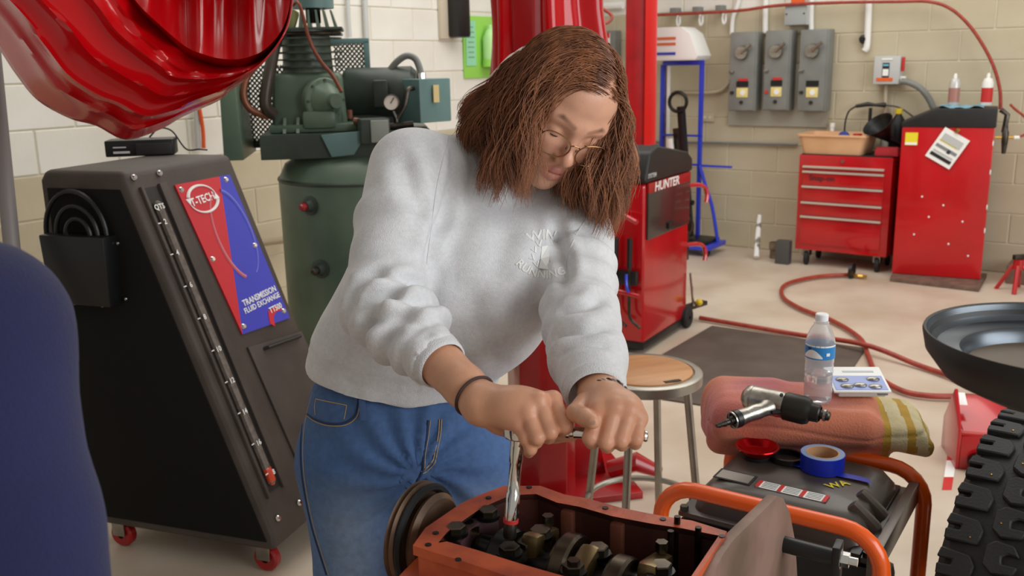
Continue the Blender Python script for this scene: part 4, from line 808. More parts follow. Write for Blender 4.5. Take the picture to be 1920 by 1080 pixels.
# ------------------------------------------------------------------ generator with orange frame
GO = zp(1240, 905, .6); GO[2] = 0; GY = math.radians(-33.8); GW, GD, GZ = .44, .40, .60
def gl(x, y, z=0): return l2w((x, y, z), GO, GY)
def build_gen():
    t = T('portable_generator', 'black portable generator with orange tube frame and brown tank', 'generator', GO, GY); r = .0165
    def loop(y):
        pts = [(0, y, .03), (0, y, GZ-.09)]
        for k in range(7): a = math.radians(180-15*k); pts.append((.075+.075*math.cos(a), y, GZ-.075+.075*math.sin(a)))
        for k in range(7): a = math.radians(90-15*k); pts.append((GW-.075+.075*math.cos(a), y, GZ-.075+.075*math.sin(a)))
        return pts+[(GW, y, GZ-.09), (GW, y, .03)]
    P('frame_loop', MB().tube(loop(0), r, 14), m_orange, t); P('frame_loop', MB().tube([(x, y, z-.03) for x, y, z in loop(GD)], r, 14), m_orange, t)
    for x in (0, GW): P('frame_rail', MB().tube([(x, 0, .06), (x, GD, .06)], r*.9, 12), m_orange, t); P('grip_sleeve', MB().cyl((x, 0, GZ-.16), (x, 0, GZ-.30), r+.003, n=14), m_blk, t)
    # tank: flange, lofted dome with pressed ribs
    tz = GZ-.075
    P('tank_flange', MB().box((GW/2, GD/2+.01, tz), (GW-.05, GD-.04, .012)), m_gen, t, bev=.004)
    def rr(x0, x1, y0, y1, rad, z):
        out = []
        for cx, cy, a0 in ((x1-rad, y1-rad, 0), (x0+rad, y1-rad, 90), (x0+rad, y0+rad, 180), (x1-rad, y0+rad, 270)):
            for k in range(5): a = math.radians(a0+22.5*k); out.append((cx+rad*math.cos(a), cy+rad*math.sin(a), z))
        return out
    R_ = [rr(.045, GW-.045, .045, GD-.03, .03, tz), rr(.05, GW-.05, .05, GD-.035, .035, tz+.03), rr(.065, GW-.065, .085, GD-.05, .04, tz+.055), rr(.085, GW-.085, .105, GD-.07, .04, tz+.062)]
    n = 20; V = sum(R_, []); f = [(i*n+k, i*n+(k+1) % n, (i+1)*n+(k+1) % n, (i+1)*n+k) for i in range(3) for k in range(n)]+[tuple(3*n+k for k in range(n))]
    P('fuel_tank', MB().add(V, f), m_gen, t, smooth=50)
    for i, y in enumerate((.12, .18)): P('tank_rib', MB().box((GW-.07, y, tz+.035), (.07, .03, .05), rotm(ry=.7)), m_gen, t, bev=.01)
    P('side_rail', MB().box((GW-.02, GD/2, tz+.0), (.02, GD-.02, .05)), M('rail_gray', (96, 88, 82), .3, .5), t, bev=.003); P('inner_rail', MB().box((GW-.055, GD/2, tz+.004), (.02, GD-.05, .02)), m_blk, t, bev=.003)
    P('end_cover', MB().box((GW/2, .035, tz-.05), (GW-.06, .02, .08)), m_blk, t, bev=.005); P('end_recess', MB().box((GW*.3, .024, tz-.055), (.05, .01, .05)), m_black, t, bev=.004)
    for x, y in ((.035, .04), (GW-.035, .04)): P('tank_bolt', MB().cyl((x, y, tz+.004), (x, y, tz+.016), .009, n=6), m_dsteel, t)
    for z in (.42, .47): P('frame_bolt', MB().cyl((-.016, -.005, z), (-.03, -.008, z), .009, n=6), m_dsteel, t)
    P('engine_case', MB().box((GW*.62, GD/2, .27), (.22, .26, .36)), m_blk, t, bev=.03); P('alternator', MB().lathe([(0, 0), (.09, 0), (.1, .02), (.1, .16), (.08, .18), (0, .18)], (.05, GD/2, .26), (1, 0, 0), 24), m_dsteel, t)
    P('muffler', MB().box((GW-.06, GD*.5, .33), (.06, .24, .12)), m_dsteel, t, bev=.02); P('side_decal', MB().prism([(.06, .33), (.12, .37), (.16, .45), (.12, .44), (.05, .4)], GW-.0285, GW-.0265, 'yz'), m_whitep, t); P('decal_mark', MB().prism([(.08, .365), (.115, .385), (.125, .425), (.085, .4)], GW-.027, GW-.0255, 'yz'), m_redink, t)
    P('base_pan', MB().box((GW/2, GD/2, .07), (GW-.04, GD-.04, .03)), m_blk, t, bev=.005)
    for x in (0, GW):
        for y in (0, GD): P('rubber_foot', MB().cyl((x, y, 0), (x, y, .035), .024, .02, n=14), m_rubber, t)
    # printed warning labels on the tank top
    zt = tz+.0635
    P('warning_label', MB().box((GW*.53, .122, zt), (.14, .032, .0012)), m_paper, t)
    for k in range(4): P('label_divider', MB().box((GW*.53-.068+k*.0455, .122, zt+.0008), (.008, .032, .0012)), m_redink, t)
    for k in range(3):
        for j in range(4): P('print_line', MB().box((GW*.53-.045+k*.0455, .111+j*.007, zt+.0009), (.03, .002, .001)), m_inkg, t)
    P('spec_plate', MB().box((GW*.25, .13, zt), (.07, .04, .0014)), M('spec_alu', (150, 146, 138), .4, .6), t); P('spec_frame', MB().box((GW*.25, .13, zt-.0003), (.08, .05, .0012)), m_ink, t)
    P('yellow_lettering', place(text_mesh('WA', .03), (GW*.69, .2, zt+.0004), (.6, .8, 0), (-.8, .6, 0)), M('lemon_ink', (226, 206, 30), .5), t)
    P('fuel_cap_ring', MB().lathe([(.03, 0), (.036, 0), (.036, .012), (.03, .012)], (GW*.4, .27, zt), n=20), m_blk, t)
    return zt
TZ = build_gen()
def on_tank(x, y, z=None): return zp(x, y, TZ if z is None else z)
# blue tape roll, its loose strip, red dish
c = on_tank(1541, 878); t = T('blue_tape_roll', 'roll of blue tape standing on the generator tank', 'tape roll', c, 0)
Rr, Hh = .046, .036
P('tape', MB().lathe([(.034, 0), (Rr, 0), (Rr, Hh), (.034, Hh)], n=44, close=True), m_tape, t); P('side_face', MB().lathe([(.0345, Hh), (Rr-.001, Hh), (Rr-.001, Hh+.0006), (.0345, Hh+.0006)], n=44, close=True), m_tapeside, t); P('core', MB().lathe([(.0315, .0005), (.0345, .0005), (.0345, Hh+.001), (.0315, Hh+.001)], n=44, close=True), m_card, t)
p0, p1 = on_tank(1445, 862), on_tank(1632, 905); G = [[p0+(p1-p0)*u+np.array([.0, s*.013, .0025+.002*math.sin(u*9)*u+(.004 if abs(u-.5) < .0 else 0)]) for s in (-1, 1)] for u in np.linspace(0, 1, 24)]
S('tape_strip', 'flat strip of blue tape stuck on the generator tank', 'tape strip', MB().grid(G), m_tape)
c = on_tank(1419, 858); t = T('magnetic_dish', 'round red anodised parts dish on the generator tank', 'dish', c)
P('bowl', MB().lathe([(0, .008), (.028, .008), (.036, .013), (.045, .026), (.048, .027), (.047, .029), (.043, .028), (.033, .016), (.026, .0115), (0, .0115)], n=40), m_anod, t); P('magnet_base', MB().lathe([(0, .0), (.027, .0), (.03, .008), (0, .008)], n=32), m_rubber, t)

# ------------------------------------------------------------------ folded towel
def build_towel():
    c0, c1 = zp(1330, 800, .64), zp(1745, 822, .64); ex = c1-c0; ex[2] = 0; L = np.linalg.norm(ex); ex /= L; ey = np.array([-ex[1], ex[0], 0]); O = np.array([c0[0], c0[1], TZ+.003])+ey*.038
    s = SDF((-.05, -.1, -.06), (L+.06, .26, .13), .0042)
    s.rbox((L*.40, .07, .05), (L*.41, .115, .05), .045, rotm(0, 0, 0), .015); s.rbox((L*.2, .09, .058), (L*.21, .1, .05), .045, rotm(0, .02, .1), .02)
    s.rbox((L*.68, .085, .038), (L*.33, .1, .035), .03, rotm(0, .07, -.03), .02); s.rbox((L*.9, .05, .018), (L*.14, .07, .02), .016, rotm(0, .12, -.08), .015)
    s.rbox((L*.42, .088, .0), (L*.44, .10, .045), .035, rotm(0, .02, 0), .02)
    V, Q = s.surf(); V = relax(V, Q, 2); N = vnormals(V, Q)
    d = .0065*vnoise(V*np.array([.6, 1.6, 1.]), 22, 3)+.0026*vnoise(V*np.array([.5, 2, 1.]), 60, 4); lay = -.004*np.exp(-((V[:, 2]-.045-.01*np.sin(V[:, 0]*14))/.004)**2)*(V[:, 1] < .02)
    V = V+N*(d+lay)[:, None]; V[:, 2] = np.maximum(V[:, 2], -.055)
    cx = V[Q].mean(1); u = cx[:, 0]/L+.06*(cx[:, 1]-.05); mi = np.zeros(len(Q), int); mi[u > .80] = 2; mi[u > .835] = 1; mi[u > .905] = 2; mi[u > .945] = 1; mi[u > 1.0] = 2; mi[u > 1.03] = 1
    W = O+V[:, :1]*ex+V[:, 1:2]*ey+V[:, 2:]*np.array([0, 0, 1.])
    t = T('folded_towel', 'folded orange pink towel with striped cream end on the generator', 'towel', O)
    P('towel_body', np_mesh('towel_body', W-O, Q, [m_towel, m_cream, m_gold], mi), None, t)
    return W, Q
TWV, TWQ = build_towel()
TBV = BVHTree.FromPolygons([tuple(p) for p in TWV], [tuple(q) for q in TWQ])
def on_towel(x, y):
    v = ray(x, y); h = TBV.ray_cast(Vector(CAM), Vector(v/np.linalg.norm(v))); return np.array(h[0]) if h[0] else zp(x, y, .7)
# ------------------------------------------------------------------ impact wrench
def build_impact():
    base = on_towel(1470, 785); z = on_towel(1470, 768)[2]+.034
    def q(x, y, dz=0): return zp(x, y, z+dz)
    a, b = q(1402, 744, .006), q(1556, 781, -.008); ax = (b-a); L = np.linalg.norm(ax); ax /= L
    t = T('impact_wrench', 'silver and black air impact wrench lying on the towel', 'impact wrench', (a+b)/2); o = (a+b)/2
    A = a-o
    P('motor_housing', MB().lathe([(0, 0), (.02, 0), (.026, .004), (.028, .012), (.029, .07), (.027, .085), (.024, .09)], A, ax, 28), m_alum, t)
    P('rear_cap', MB().lathe([(0, -.012), (.012, -.012), (.024, -.004), (.0285, .006), (.0285, .01), (.02, .012)], A, ax, 28), m_alum, t)
    P('hammer_case', MB().lathe([(.026, .078), (.031, .084), (.031, .125), (.027, .135), (.02, .138), (.019, .155), (.016, .158)], A, ax, 28), M('case_black', (44, 42, 36), .4, .5), t)
    P('anvil', MB().lathe([(.0, .15), (.011, .15), (.011, .175), (.008, .178), (0, .178)], A, ax, 8), m_dsteel, t); P('retaining_ring', MB().lathe([(.0115, .165), (.013, .165), (.013, .17), (.0115, .17)], A, ax, 16), m_steel, t)
    hs, he = A+ax*.068, q(1388, 783, -.012)-o; hd = he-hs; Lh = np.linalg.norm(hd); hd /= Lh
    s = SDF(np.minimum(hs, he)-.05, np.maximum(hs, he)+.05, .0022); s.cap(hs, hs+hd*Lh*.6, .019, .015, .01); s.cap(hs+hd*Lh*.6, he, .015, .018, .01); s.cap(hs-ax*.025, hs+ax*.012, .022, .02, .015)
    V, Q = s.surf(); P('handle', np_mesh('handle', relax(V, Q, 2), Q, [m_alum]), None, t)
    P('handle_end', MB().lathe([(.0, 0), (.015, 0), (.0195, -.003), (.0195, -.014), (.018, -.016), (0, -.016)], he+hd*.018, hd, 20), m_blk, t)
    e = he+hd*.018; P('exhaust_ring', MB().lathe([(.0175, .0), (.0195, .001), (.0195, .004), (.0175, .004)], e, hd, 20), m_alum, t)
    P('air_fitting', MB().lathe([(0, 0), (.01, 0), (.01, .01), (.007, .012), (.0065, .02), (.008, .022), (.006, .03), (.005, .034), (.0065, .036), (.004, .044), (0, .044)], e, hd, 12), m_dsteel, t)
    tr = hs+hd*.03+ax*.024; P('trigger', MB().tube([hs+hd*.012+ax*.016, hs+hd*.024+ax*.03, hs+hd*.045+ax*.022], [.006, .007, .005], 8), m_blk, t)
    P('housing_screw', MB().cyl(A+ax*.07+np.array([0, -.012, .024]), A+ax*.07+np.array([0, -.014, .028]), .004, n=8), m_ink, t)
build_impact()
# ------------------------------------------------------------------ water bottle
c = on_towel(1532, 752); c[2] -= .002; t = T('water_bottle', 'clear plastic water bottle with blue label on the towel', 'bottle', c)
bp = [(0, .004), (.02, 0), (.028, .003), (.031, .012)]
for k in range(7): z = .02+k*.0115; bp += [(.0315, z), (.0295 if k in (2, 3, 4) else .0302, z+.0045), (.0315, z+.0085)]
bp += [(.0318, .104), (.0322, .108), (.0322, .142), (.0315, .147), (.029, .158), (.022, .174), (.0145, .186), (.013, .19), (.013, .2)]
inn = [(max(r-.0008, 0), z+(.001 if r < .021 else 0)) for r, z in reversed(bp)]
P('shell', MB().lathe(bp+inn, n=40), m_bottle, t, smooth=60)
P('label_band', MB().lathe([(.0324, .109), (.0328, .109), (.0328, .141), (.0324, .141)], n=40, close=True), M('label_blue', (40, 130, 196), .4), t)
cdir = np.arctan2(-c[1], -c[0])
def lpatch(a0, a1, z0, z1, rr_): return MB().grid([[(rr_*math.cos(cdir+a), rr_*math.sin(cdir+a), z0+(z1-z0)*v) for v in (0, 1)] for a in np.linspace(a0, a1, 10)])
P('label_mountain', MB().grid([[(.0331*math.cos(cdir+a), .0331*math.sin(cdir+a), z) for z in (.112, .112+.019*max(.05, math.sin((a+1.3)*2.0)))] for a in np.linspace(-1.25, .2, 14)]), m_paper, t)
P('label_top_band', lpatch(-1.3, 1.3, .1375, .141, .0331), m_paper, t); P('label_crest', lpatch(-.85, -.6, .131, .136, .0332), M('crest_navy', (30, 50, 110), .5), t); P('label_swirl', lpatch(.45, .7, .118, .125, .0332), m_paper, t)
P('cap', MB().lathe([(0, .208), (.0125, .208), (.0142, .206), (.0142, .193), (.0125, .193)], n=28), m_cap, t); P('neck_ring', MB().lathe([(.013, .187), (.0165, .187), (.0165, .1895), (.013, .1895)], n=28), m_bottle, t)
P('water', MB().lathe([(0, .006), (.02, .003), (.029, .01), (.0295, .06), (.0295, .07), (0, .07)], n=32), M('water', (252, 253, 255), 0, trans=1., ior=1.33), t)
# ------------------------------------------------------------------ blister pack
c = on_towel(1612, 742); c[2] += .004; t = T('blister_pack', 'white and blue printed retail pack leaning on the towel', 'package', c, math.radians(-4)); R_ = rotm(rx=math.radians(14))
P('tray', MB().box((0, .012, .006), (.105, .06, .014)), M('pack_tray', (190, 186, 176), .4), t, bev=.004)
P('card', MB().box((0, .03, .024), (.128, .105, .006), R_), m_whitep, t, bev=.003); P('blue_panel', MB().box(np.array([0, .03, .024])+R_@np.array([0, -.018, .0036]), (.115, .058, .001), R_), M('pack_blue', (150, 164, 214), .4), t)
for k, (x, y) in enumerate(((-.035, -.005), (.035, -.003), (-.03, -.032), (.0, -.028), (.032, -.034))): P('blister', MB().sph(np.array([0, .03, .024])+R_@np.array([x, y, .004]), .013, 12, (1.2, .8, .4)), m_alum, t)
P('print_line', MB().box(np.array([0, .03, .024])+R_@np.array([.01, .03, .0036]), (.07, .006, .001), R_), m_lgray, t); P('dark_end', MB().box((.045, -.012, .008), (.025, .014, .01)), m_gray, t, bev=.003)

# ------------------------------------------------------------------ tire, drain pan, red jack
def build_tire():
    hdir = np.array([-.67, -.74, 0]); hdir /= np.linalg.norm(hdir); a = np.array([-hdir[1], hdir[0], 0]); a = -a if a[0] < 0 else a
    R, Wt = .378, .27; top = px(1872, 790, 1.9); cen = np.array([top[0], top[1], R])+a*Wt*.5
    t = T('mud_tire', 'large black studded mud tire standing at right front', 'tire', np.array([cen[0], cen[1], 0])); C0 = np.array([0, 0, R])
    P('carcass', MB().lathe([(.2, -.10), (.215, -.115), (.3, -.142), (.345, -.138), (R-.016, -.118), (R-.010, -.06), (R-.010, .06), (R-.016, .118), (.345, .138), (.3, .142), (.215, .115), (.2, .10), (.19, 0)], C0, a, 72, close=True), m_tread, t, smooth=60)
    P('rim', MB().lathe([(.202, -.1), (.206, -.11), (.19, -.09), (.18, -.02), (.05, -.015), (.05, .015), (.18, .02), (.19, .09), (.206, .11), (.202, .1)], C0, a, 48), m_dsteel, t)
    def lug(poly, h):
        mb = MB().prism([(y*1., x*1.) for x, y in poly], -.006, h, 'xy'); return mb
    hexC = [(-.026, -.018), (-.012, -.03), (.018, -.028), (.03, -.01), (.012, -.012), (.002, -.004), (.004, .008), (.03, .006), (.026, .022), (-.008, .03), (-.026, .016)]
    sh = [(-.026, -.02), (.03, -.024), (.032, -.004), (.008, -.002), (.008, .008), (.034, .006), (.03, .026), (-.018, .024), (-.03, .008)]
    meshes = []
    for pl_ in (hexC, sh):
        me = lug(pl_, .011).mesh('tread_lug', bev=.0025, seg=1); me.materials.append(m_tread); meshes.append(me)
    stud = MB().lathe([(0, .012), (.0016, .0125), (.002, .010)], n=6).mesh('stud'); stud.materials.append(m_brass)
    nl = 36; e2 = np.array([0, 0, 1.])
    for row, (off, kind, ph, flip) in enumerate(((-.102, 1, 0, -1), (-.036, 0, .5, 1), (.034, 0, 0, 1), (.102, 1, .5, 1))):
        for i in range(nl):
            ang = 2*math.pi*(i+ph)/nl; n_ = hdir*math.cos(ang)+e2*math.sin(ang)
            if n_[2] < -.75: continue
            tg = -hdir*math.sin(ang)+e2*math.cos(ang)
            p = C0+a*off+n_*(R-.011-(.004 if kind else 0)); X_ = tg*1.0; Y_ = a*flip; X2 = np.cross(Y_, n_)
            Mx = Matrix((X2, Y_, n_)).transposed(); o = link('tread_lug', meshes[kind], None, t, p); o.rotation_euler = Mx.to_euler()
            if i % 2 == 0:
                s = link('stud', stud, None, o, (.004 if kind == 0 else -.01, -.012, 0))
build_tire()
def build_pan():
    c = px(2012, 652, .95); o = np.array([c[0], c[1], 0]); z = c[2]+.012; R = .139
    t = T('drain_pan', 'round dark steel drain pan on a stand at right edge', 'drain pan', o)
    P('pan_wall', MB().lathe([(R-.012, z-.02), (R-.003, z-.001), (R, z), (R+.001, z-.003), (R-.003, z-.022), (R-.02, z-.045), (R-.05, z-.06), (0, z-.064)], n=72), m_panout, t)
    P('pan_inside', MB().lathe([(R-.0035, z-.0015), (R-.008, z-.012), (R-.014, z-.018), (R-.03, z-.0205), (R-.036, z-.02), (R-.040, z-.024), (R-.044, z-.036)], n=72), m_pan, t)
    P('pan_floor', MB().lathe([(R-.043, z-.035), (R-.06, z-.038), (.02, z-.042), (0, z-.042)], n=72), m_pandust, t)
    P('stand_pole', MB().cyl((0, 0, .02), (0, 0, z-.06), .02, n=16), m_panout, t); P('stand_base', MB().lathe([(0, .03), (.06, .03), (.16, .015), (.165, 0), (0, 0)], n=36), m_panout, t)
build_pan()
o = zp(1797, 880); t = T('floor_jack', 'red steel jack with sloped cover behind the tire', 'floor jack', o, math.radians(-12))
P('body', MB().prism([(0, 0), (.40, 0), (.40, .14), (.16, .14), (.0, .13)], -.0, .22, 'xz'), m_red, t, bev=.006); P('sloped_cover', MB().prism([(.0, .13), (.22, .135), (.0, .14)], 0, .1, 'xz').box((.11, .11, .165), (.2, .22, .012), rotm(rx=.35)), m_red, t, bev=.003)
P('side_plate', MB().prism([(0, .0), (.22, .0), (.22, .12), (.1, .27), (.0, .15)], -.012, .0, 'yz'), m_red, t, bev=.003); P('white_sticker', MB().box((.02, .12, .225), (.03, .06, .002), rotm(rx=.5)), m_paper, t)
for x in (.06, .34): P('jack_wheel', MB().lathe([(.01, -.02), (.035, -.02), (.035, .02), (.01, .02)], (x, -.02, .035), (0, 1, 0), 16), m_dsteel, t)

# ------------------------------------------------------------------ engine block upside down, crank caps, pulley
EO = zp(800, 1012, .86); EO[2] = 0; EY = math.radians(-29); EZ = .862; EL, EW = .50, .165
ex_ = np.array([math.cos(EY), math.sin(EY), 0]); ey_ = np.array([-math.sin(EY), math.cos(EY), 0])
def el(p): return w2l(p, EO, EY)
def build_engine():
    t = T('engine_block', 'rusty orange engine block with open crankcase facing up', 'engine block', EO, EY)
    outer = [el(zp(x, y, EZ))[:2] for x, y in ((783, 1022), (806, 990), (872, 945), (905, 930), (948, 914), (1015, 914), (1060, 931), (1100, 938), (1160, 955), (1230, 968), (1290, 977), (1380, 1002), (1460, 1030), (1520, 1055))]
    front = [el(zp(x, y, EZ))[:2] for x, y in ((1400, 1200), (1250, 1160), (1100, 1118), (960, 1077), (870, 1048), (815, 1032))]
    ring = np.array(outer+front); ring[:, 0] = np.minimum(ring[:, 0], .332+.002*np.arange(len(ring))/len(ring)); cen = ring.mean(0)
    inner = []
    m = len(ring)
    for i in range(m):
        e = ring[(i+1) % m]-ring[i-1]; nrm = np.array([-e[1], e[0]]); nrm /= np.linalg.norm(nrm)
        if nrm@(cen-ring[i]) < 0: nrm = -nrm
        inner.append(ring[i]+nrm*(.022 if 4 < i < 13 else .026))
    inner = np.array(inner); e_ = ring[:, 0] > .325; inner[e_, 0] = .3285; inner[e_, 1] = ring[e_, 1]*.86+cen[1]*.14; ring[e_, 0] = .329; mb = MB(); V = []
    for pts, z in ((ring, .60), (ring*1., EZ-.014), (ring+(ring-cen)/np.linalg.norm(ring-cen, axis=1)[:, None]*.006, EZ-.013), (ring+(ring-cen)/np.linalg.norm(ring-cen, axis=1)[:, None]*.006, EZ), (inner, EZ), (inner+(ring-inner)*.35, EZ-.012), (inner+(ring-inner)*.35, .70)): V += [(p[0], p[1], z) for p in pts]
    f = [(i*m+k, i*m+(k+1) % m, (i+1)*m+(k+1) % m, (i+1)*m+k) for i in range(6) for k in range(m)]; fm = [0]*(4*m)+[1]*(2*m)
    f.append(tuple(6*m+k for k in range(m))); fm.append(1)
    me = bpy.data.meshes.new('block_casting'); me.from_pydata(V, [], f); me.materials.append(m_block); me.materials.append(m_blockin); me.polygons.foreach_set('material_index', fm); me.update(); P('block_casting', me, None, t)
    def ezp(x, y, z): return el(zp(x, y, z))
    hole = MB().cyl((0, 0, 0), (0, 0, .0012), .0042, n=10).mesh('bolt_hole'); hole.materials.append(m_oilblk)
    for x, y in ((817, 1000), (803, 1022), (916, 934), (992, 914), (1135, 953), (1243, 974), (1354, 1006), (859, 1050)):
        p = ezp(x, y, EZ); link('bolt_hole', hole, None, t, (p[0], p[1], EZ))
    # inner webs on the far wall
    for x0, x1, xb in ((1060, 1075, 1040), (1152, 1180, 1145)):
        p = ezp(x0, 955 if x0 < 1100 else 978, EZ-.015); P('inner_web', MB().box((p[0]+.008, p[1]-.006, EZ-.075), (.018, .02, .13)), M('web_rust', (112, 62, 44), .55), t, bev=.004)
    # front seal housing around the pulley end
    fc = P('front_housing', MB().prism([tuple(ezp(x, y, EZ-.02)[:2]) for x, y in ((838, 1012), (860, 970), (900, 935), (930, 940), (935, 975), (905, 985), (885, 1000), (865, 1030))], EZ-.05, EZ-.012, 'xy'), M('purple_gasket', (70, 44, 46), .5), t, bev=.003)
    def hexbolt(x, y, z, par, r=.0125):
        p = ezp(x, y, z); P('bolt_washer', MB().cyl((p[0], p[1], z-.014), (p[0], p[1], z-.009), r*1.25, n=16), m_oilblk, par); P('bolt_head', MB().lathe([(0, 0), (r*.9, 0), (r, -.0015), (r, -.01), (0, -.01)], (p[0], p[1], z), n=6), m_oil, par, smooth=20)
    hexbolt(915, 953, EZ+.002, t); hexbolt(855, 984, EZ+.002, t)
    for x, y in ((888, 967), (880, 978), (829, 1019)): p = ezp(x, y, EZ-.011); P('oil_port', MB().cyl((p[0], p[1], EZ-.012), (p[0], p[1], EZ-.0105), .006, n=12), m_oilblk, t)
    # crankshaft and main bearing caps
    cy = EW*.5
    crank = T('crankshaft', 'dark oily crankshaft with bright journals inside the engine', 'crankshaft', EO, EY); cz = EZ-.055
    P('shaft', MB().cyl((-.02, cy, cz), (.32, cy, cz), .027, n=24), m_oilblk, crank)
    p = ezp(880, 1012, EZ-.03); P('bright_journal', MB().lathe([(.03, -.009), (.042, -.009), (.042, .009), (.03, .009)], (p[0]-.004, cy-.015, cz), (1, 0, 0), 36), m_bright, crank)
    for i, xx in enumerate((.075, .155, .235)):
        s = 1 if i % 2 else -1
        P('counterweight', MB().lathe([(0, -.012), (.052, -.012), (.055, -.008), (.055, .008), (.052, .012), (0, .012)], (xx, cy+s*.012, cz-.006), (1, 0, 0), 32), m_oil if i else m_oilblk, crank)
        P('rod_cap', MB().box((xx+.034, cy-s*.02, cz+.02), (.026, .07, .045), rotm(rx=s*.25)), M('rod_brown%d' % i, (120, 100, 66), .3, .8), crank, bev=.008)
        P('rod_bolt', MB().cyl((xx+.034, cy-s*.045, cz+.04), (xx+.034, cy-s*.045, cz+.054), .008, n=6), m_oil, crank)
    caps = [((955, 1022), (1013, 990)), ((1075, 1056), (1121, 1023)), ((1196, 1092), (1240, 1056))]
    for i, (b0, b1) in enumerate(caps):
        z = EZ-.012; p0, p1 = ezp(*b0, z), ezp(*b1, z); mid = (p0+p1)/2; dv = (p1-p0)[:2]; L = np.linalg.norm(dv); an = math.atan2(dv[1], dv[0])
        cp = T('bearing_cap', ['oily bearing cap directly under the socket', 'second oily bearing cap from the pulley end', 'third oily bearing cap near the bottom edge'][i], 'bearing cap', EO, EY, 'main bearing caps')
        P('cap', MB().box((mid[0], mid[1], z-.032), (L+.035, .028, .04), rotm(rz=an)).box((mid[0], mid[1], z-.01), (L*.4, .024, .012), rotm(rz=an)), m_oil, cp, bev=.006)
        p = mid; P('oil_hole', MB().cyl((p[0], p[1], z-.004), (p[0], p[1], z-.0025), .005, n=10), m_oilblk, cp)
        for b in (b0, b1): hexbolt(*b, z+.004, cp, .0135)
    # studs
    for i, (x, y0, y1) in enumerate(((1268, 968, 1060), (1256, 995, 1075), (1307, 988, 1075))):
        p = ezp(x, y1, EZ-.06); q = np.array([p[0], p[1], 0]); top = None
        w0 = zp(x, y1, EZ-.06); n_ = np.array([w0[0], w0[1], 0]); n_ /= np.linalg.norm(n_); zt = pl(x, y0, w0, n_)[2]
        P('stud', MB().cyl((p[0], p[1], EZ-.09), (p[0], p[1], zt), .0042, n=10), m_oil, t)
    # left outside: front face ledge
    P('front_ledge', MB().prism([tuple(ezp(x, y, EZ-.05)[:2]) for x, y in ((745, 1080), (790, 1035), (1000, 1110), (950, 1190))], EZ-.2, EZ-.05, 'xy'), m_block, t, bev=.004)
    # crank pulley outside
    pc = w2l(px(808, 1012, 1.19), EO, EY); py_, pz = cy+.0, EZ-.05
    pu = T('crank_pulley', 'rusty brown double groove pulley on the engine end', 'pulley', EO, EY); xs = -.045
    P('rear_disc', MB().lathe([(.02, -.006), (.07, -.006), (.074, -.004), (.067, 0), (.074, .004), (.07, .008), (.02, .008)], (xs-.028, py_, pz), (1, 0, 0), 48), M('pulley_rust', (128, 98, 74), .5, .3, col2=(86, 66, 52), scale=14), pu)
    P('front_disc', MB().lathe([(.02, -.004), (.06, -.006), (.063, 0), (.056, .006), (.02, .008)], (xs, py_, pz), (1, 0, 0), 48), MATS['pulley_rust'], pu); P('hub', MB().cyl((xs-.04, py_, pz), (.0, py_, pz), .024, n=20), m_oilblk, pu)
    bl_ = T('drive_belt', 'black rubber drive belt running down from the pulley', 'belt', EO, EY)
    aa = np.radians(np.linspace(0, 200, 26)); pts = [(xs-.014, py_+.068*math.cos(a), pz+.068*math.sin(a)) for a in aa]; pts = [(xs-.014, py_+.09, pz-.25)]+pts+[(xs-.014, py_-.05, pz-.25)]
    P('belt', MB().tube(pts, .0055, 6), m_rubber, bl_)
    # engine stand plate, arm and bolt
    st = T('engine_stand', 'steel engine stand plate with arm bolted to the engine', 'engine stand', (0, 0, 0)); p0 = l2w((.345, .1, EZ), EO, EY); n_ = ex_
    poly = [pl(x, y, p0, n_) for x, y in ((1325, 1100), (1356, 1040), (1376, 1012), (1442, 947), (1458, 930), (1470, 934), (1482, 962), (1492, 1015), (1497, 1100))]
    lo_ = [poly[-1]+np.array([0, 0, -.12]), poly[0]+np.array([0, 0, -.12])]; pp = poly+lo_; m2 = len(pp); off = -ex_*.016
    P('mount_plate', MB().add([tuple(q) for q in pp]+[tuple(q+off) for q in pp], [(i, (i+1) % m2, m2+(i+1) % m2, m2+i) for i in range(m2)]+[tuple(range(m2)), tuple(range(2*m2-1, m2-1, -1))]), m_plate, st, bev=.003)
    s0 = pl(1470, 1020, p0, n_); s1 = s0+ex_*.075+np.array([0, .0, -.004]); P('spacer_tube', MB().cyl(s0-ex_*.005, s1, .013, n=16), m_blk, st)
    P('arm_bracket', MB().box(s1+ex_*.006+np.array([0, 0, -.05]), (.012, .034, .15), rotm(rz=EY)), m_blk, st, bev=.003)
    P('arm_nut', MB().cyl(s1+ex_*.01, s1+ex_*.024, .012, n=6), m_chrome, st); P('arm_bolt', MB().cyl(s1+ex_*.02, s1+ex_*.036, .007, n=12).cyl(s1+ex_*.008, s1+ex_*.012, .016, n=18), m_chrome, st)
    b = s1+ex_*.05; P('stand_arm', MB().box((s1[0]+.01, s1[1]+.0, .33), (.06, .06, .52), rotm(rz=EY)), m_blk, st, bev=.004); P('stand_leg', MB().box((s1[0]-.1, s1[1]-.05, .05), (.40, .07, .06), rotm(rz=EY)), m_blk, st, bev=.004); P('stand_leg', MB().box((s1[0]+.03, s1[1]+.0, .05), (.07, .3, .06), rotm(rz=EY)), m_blk, st, bev=.004)
build_engine()
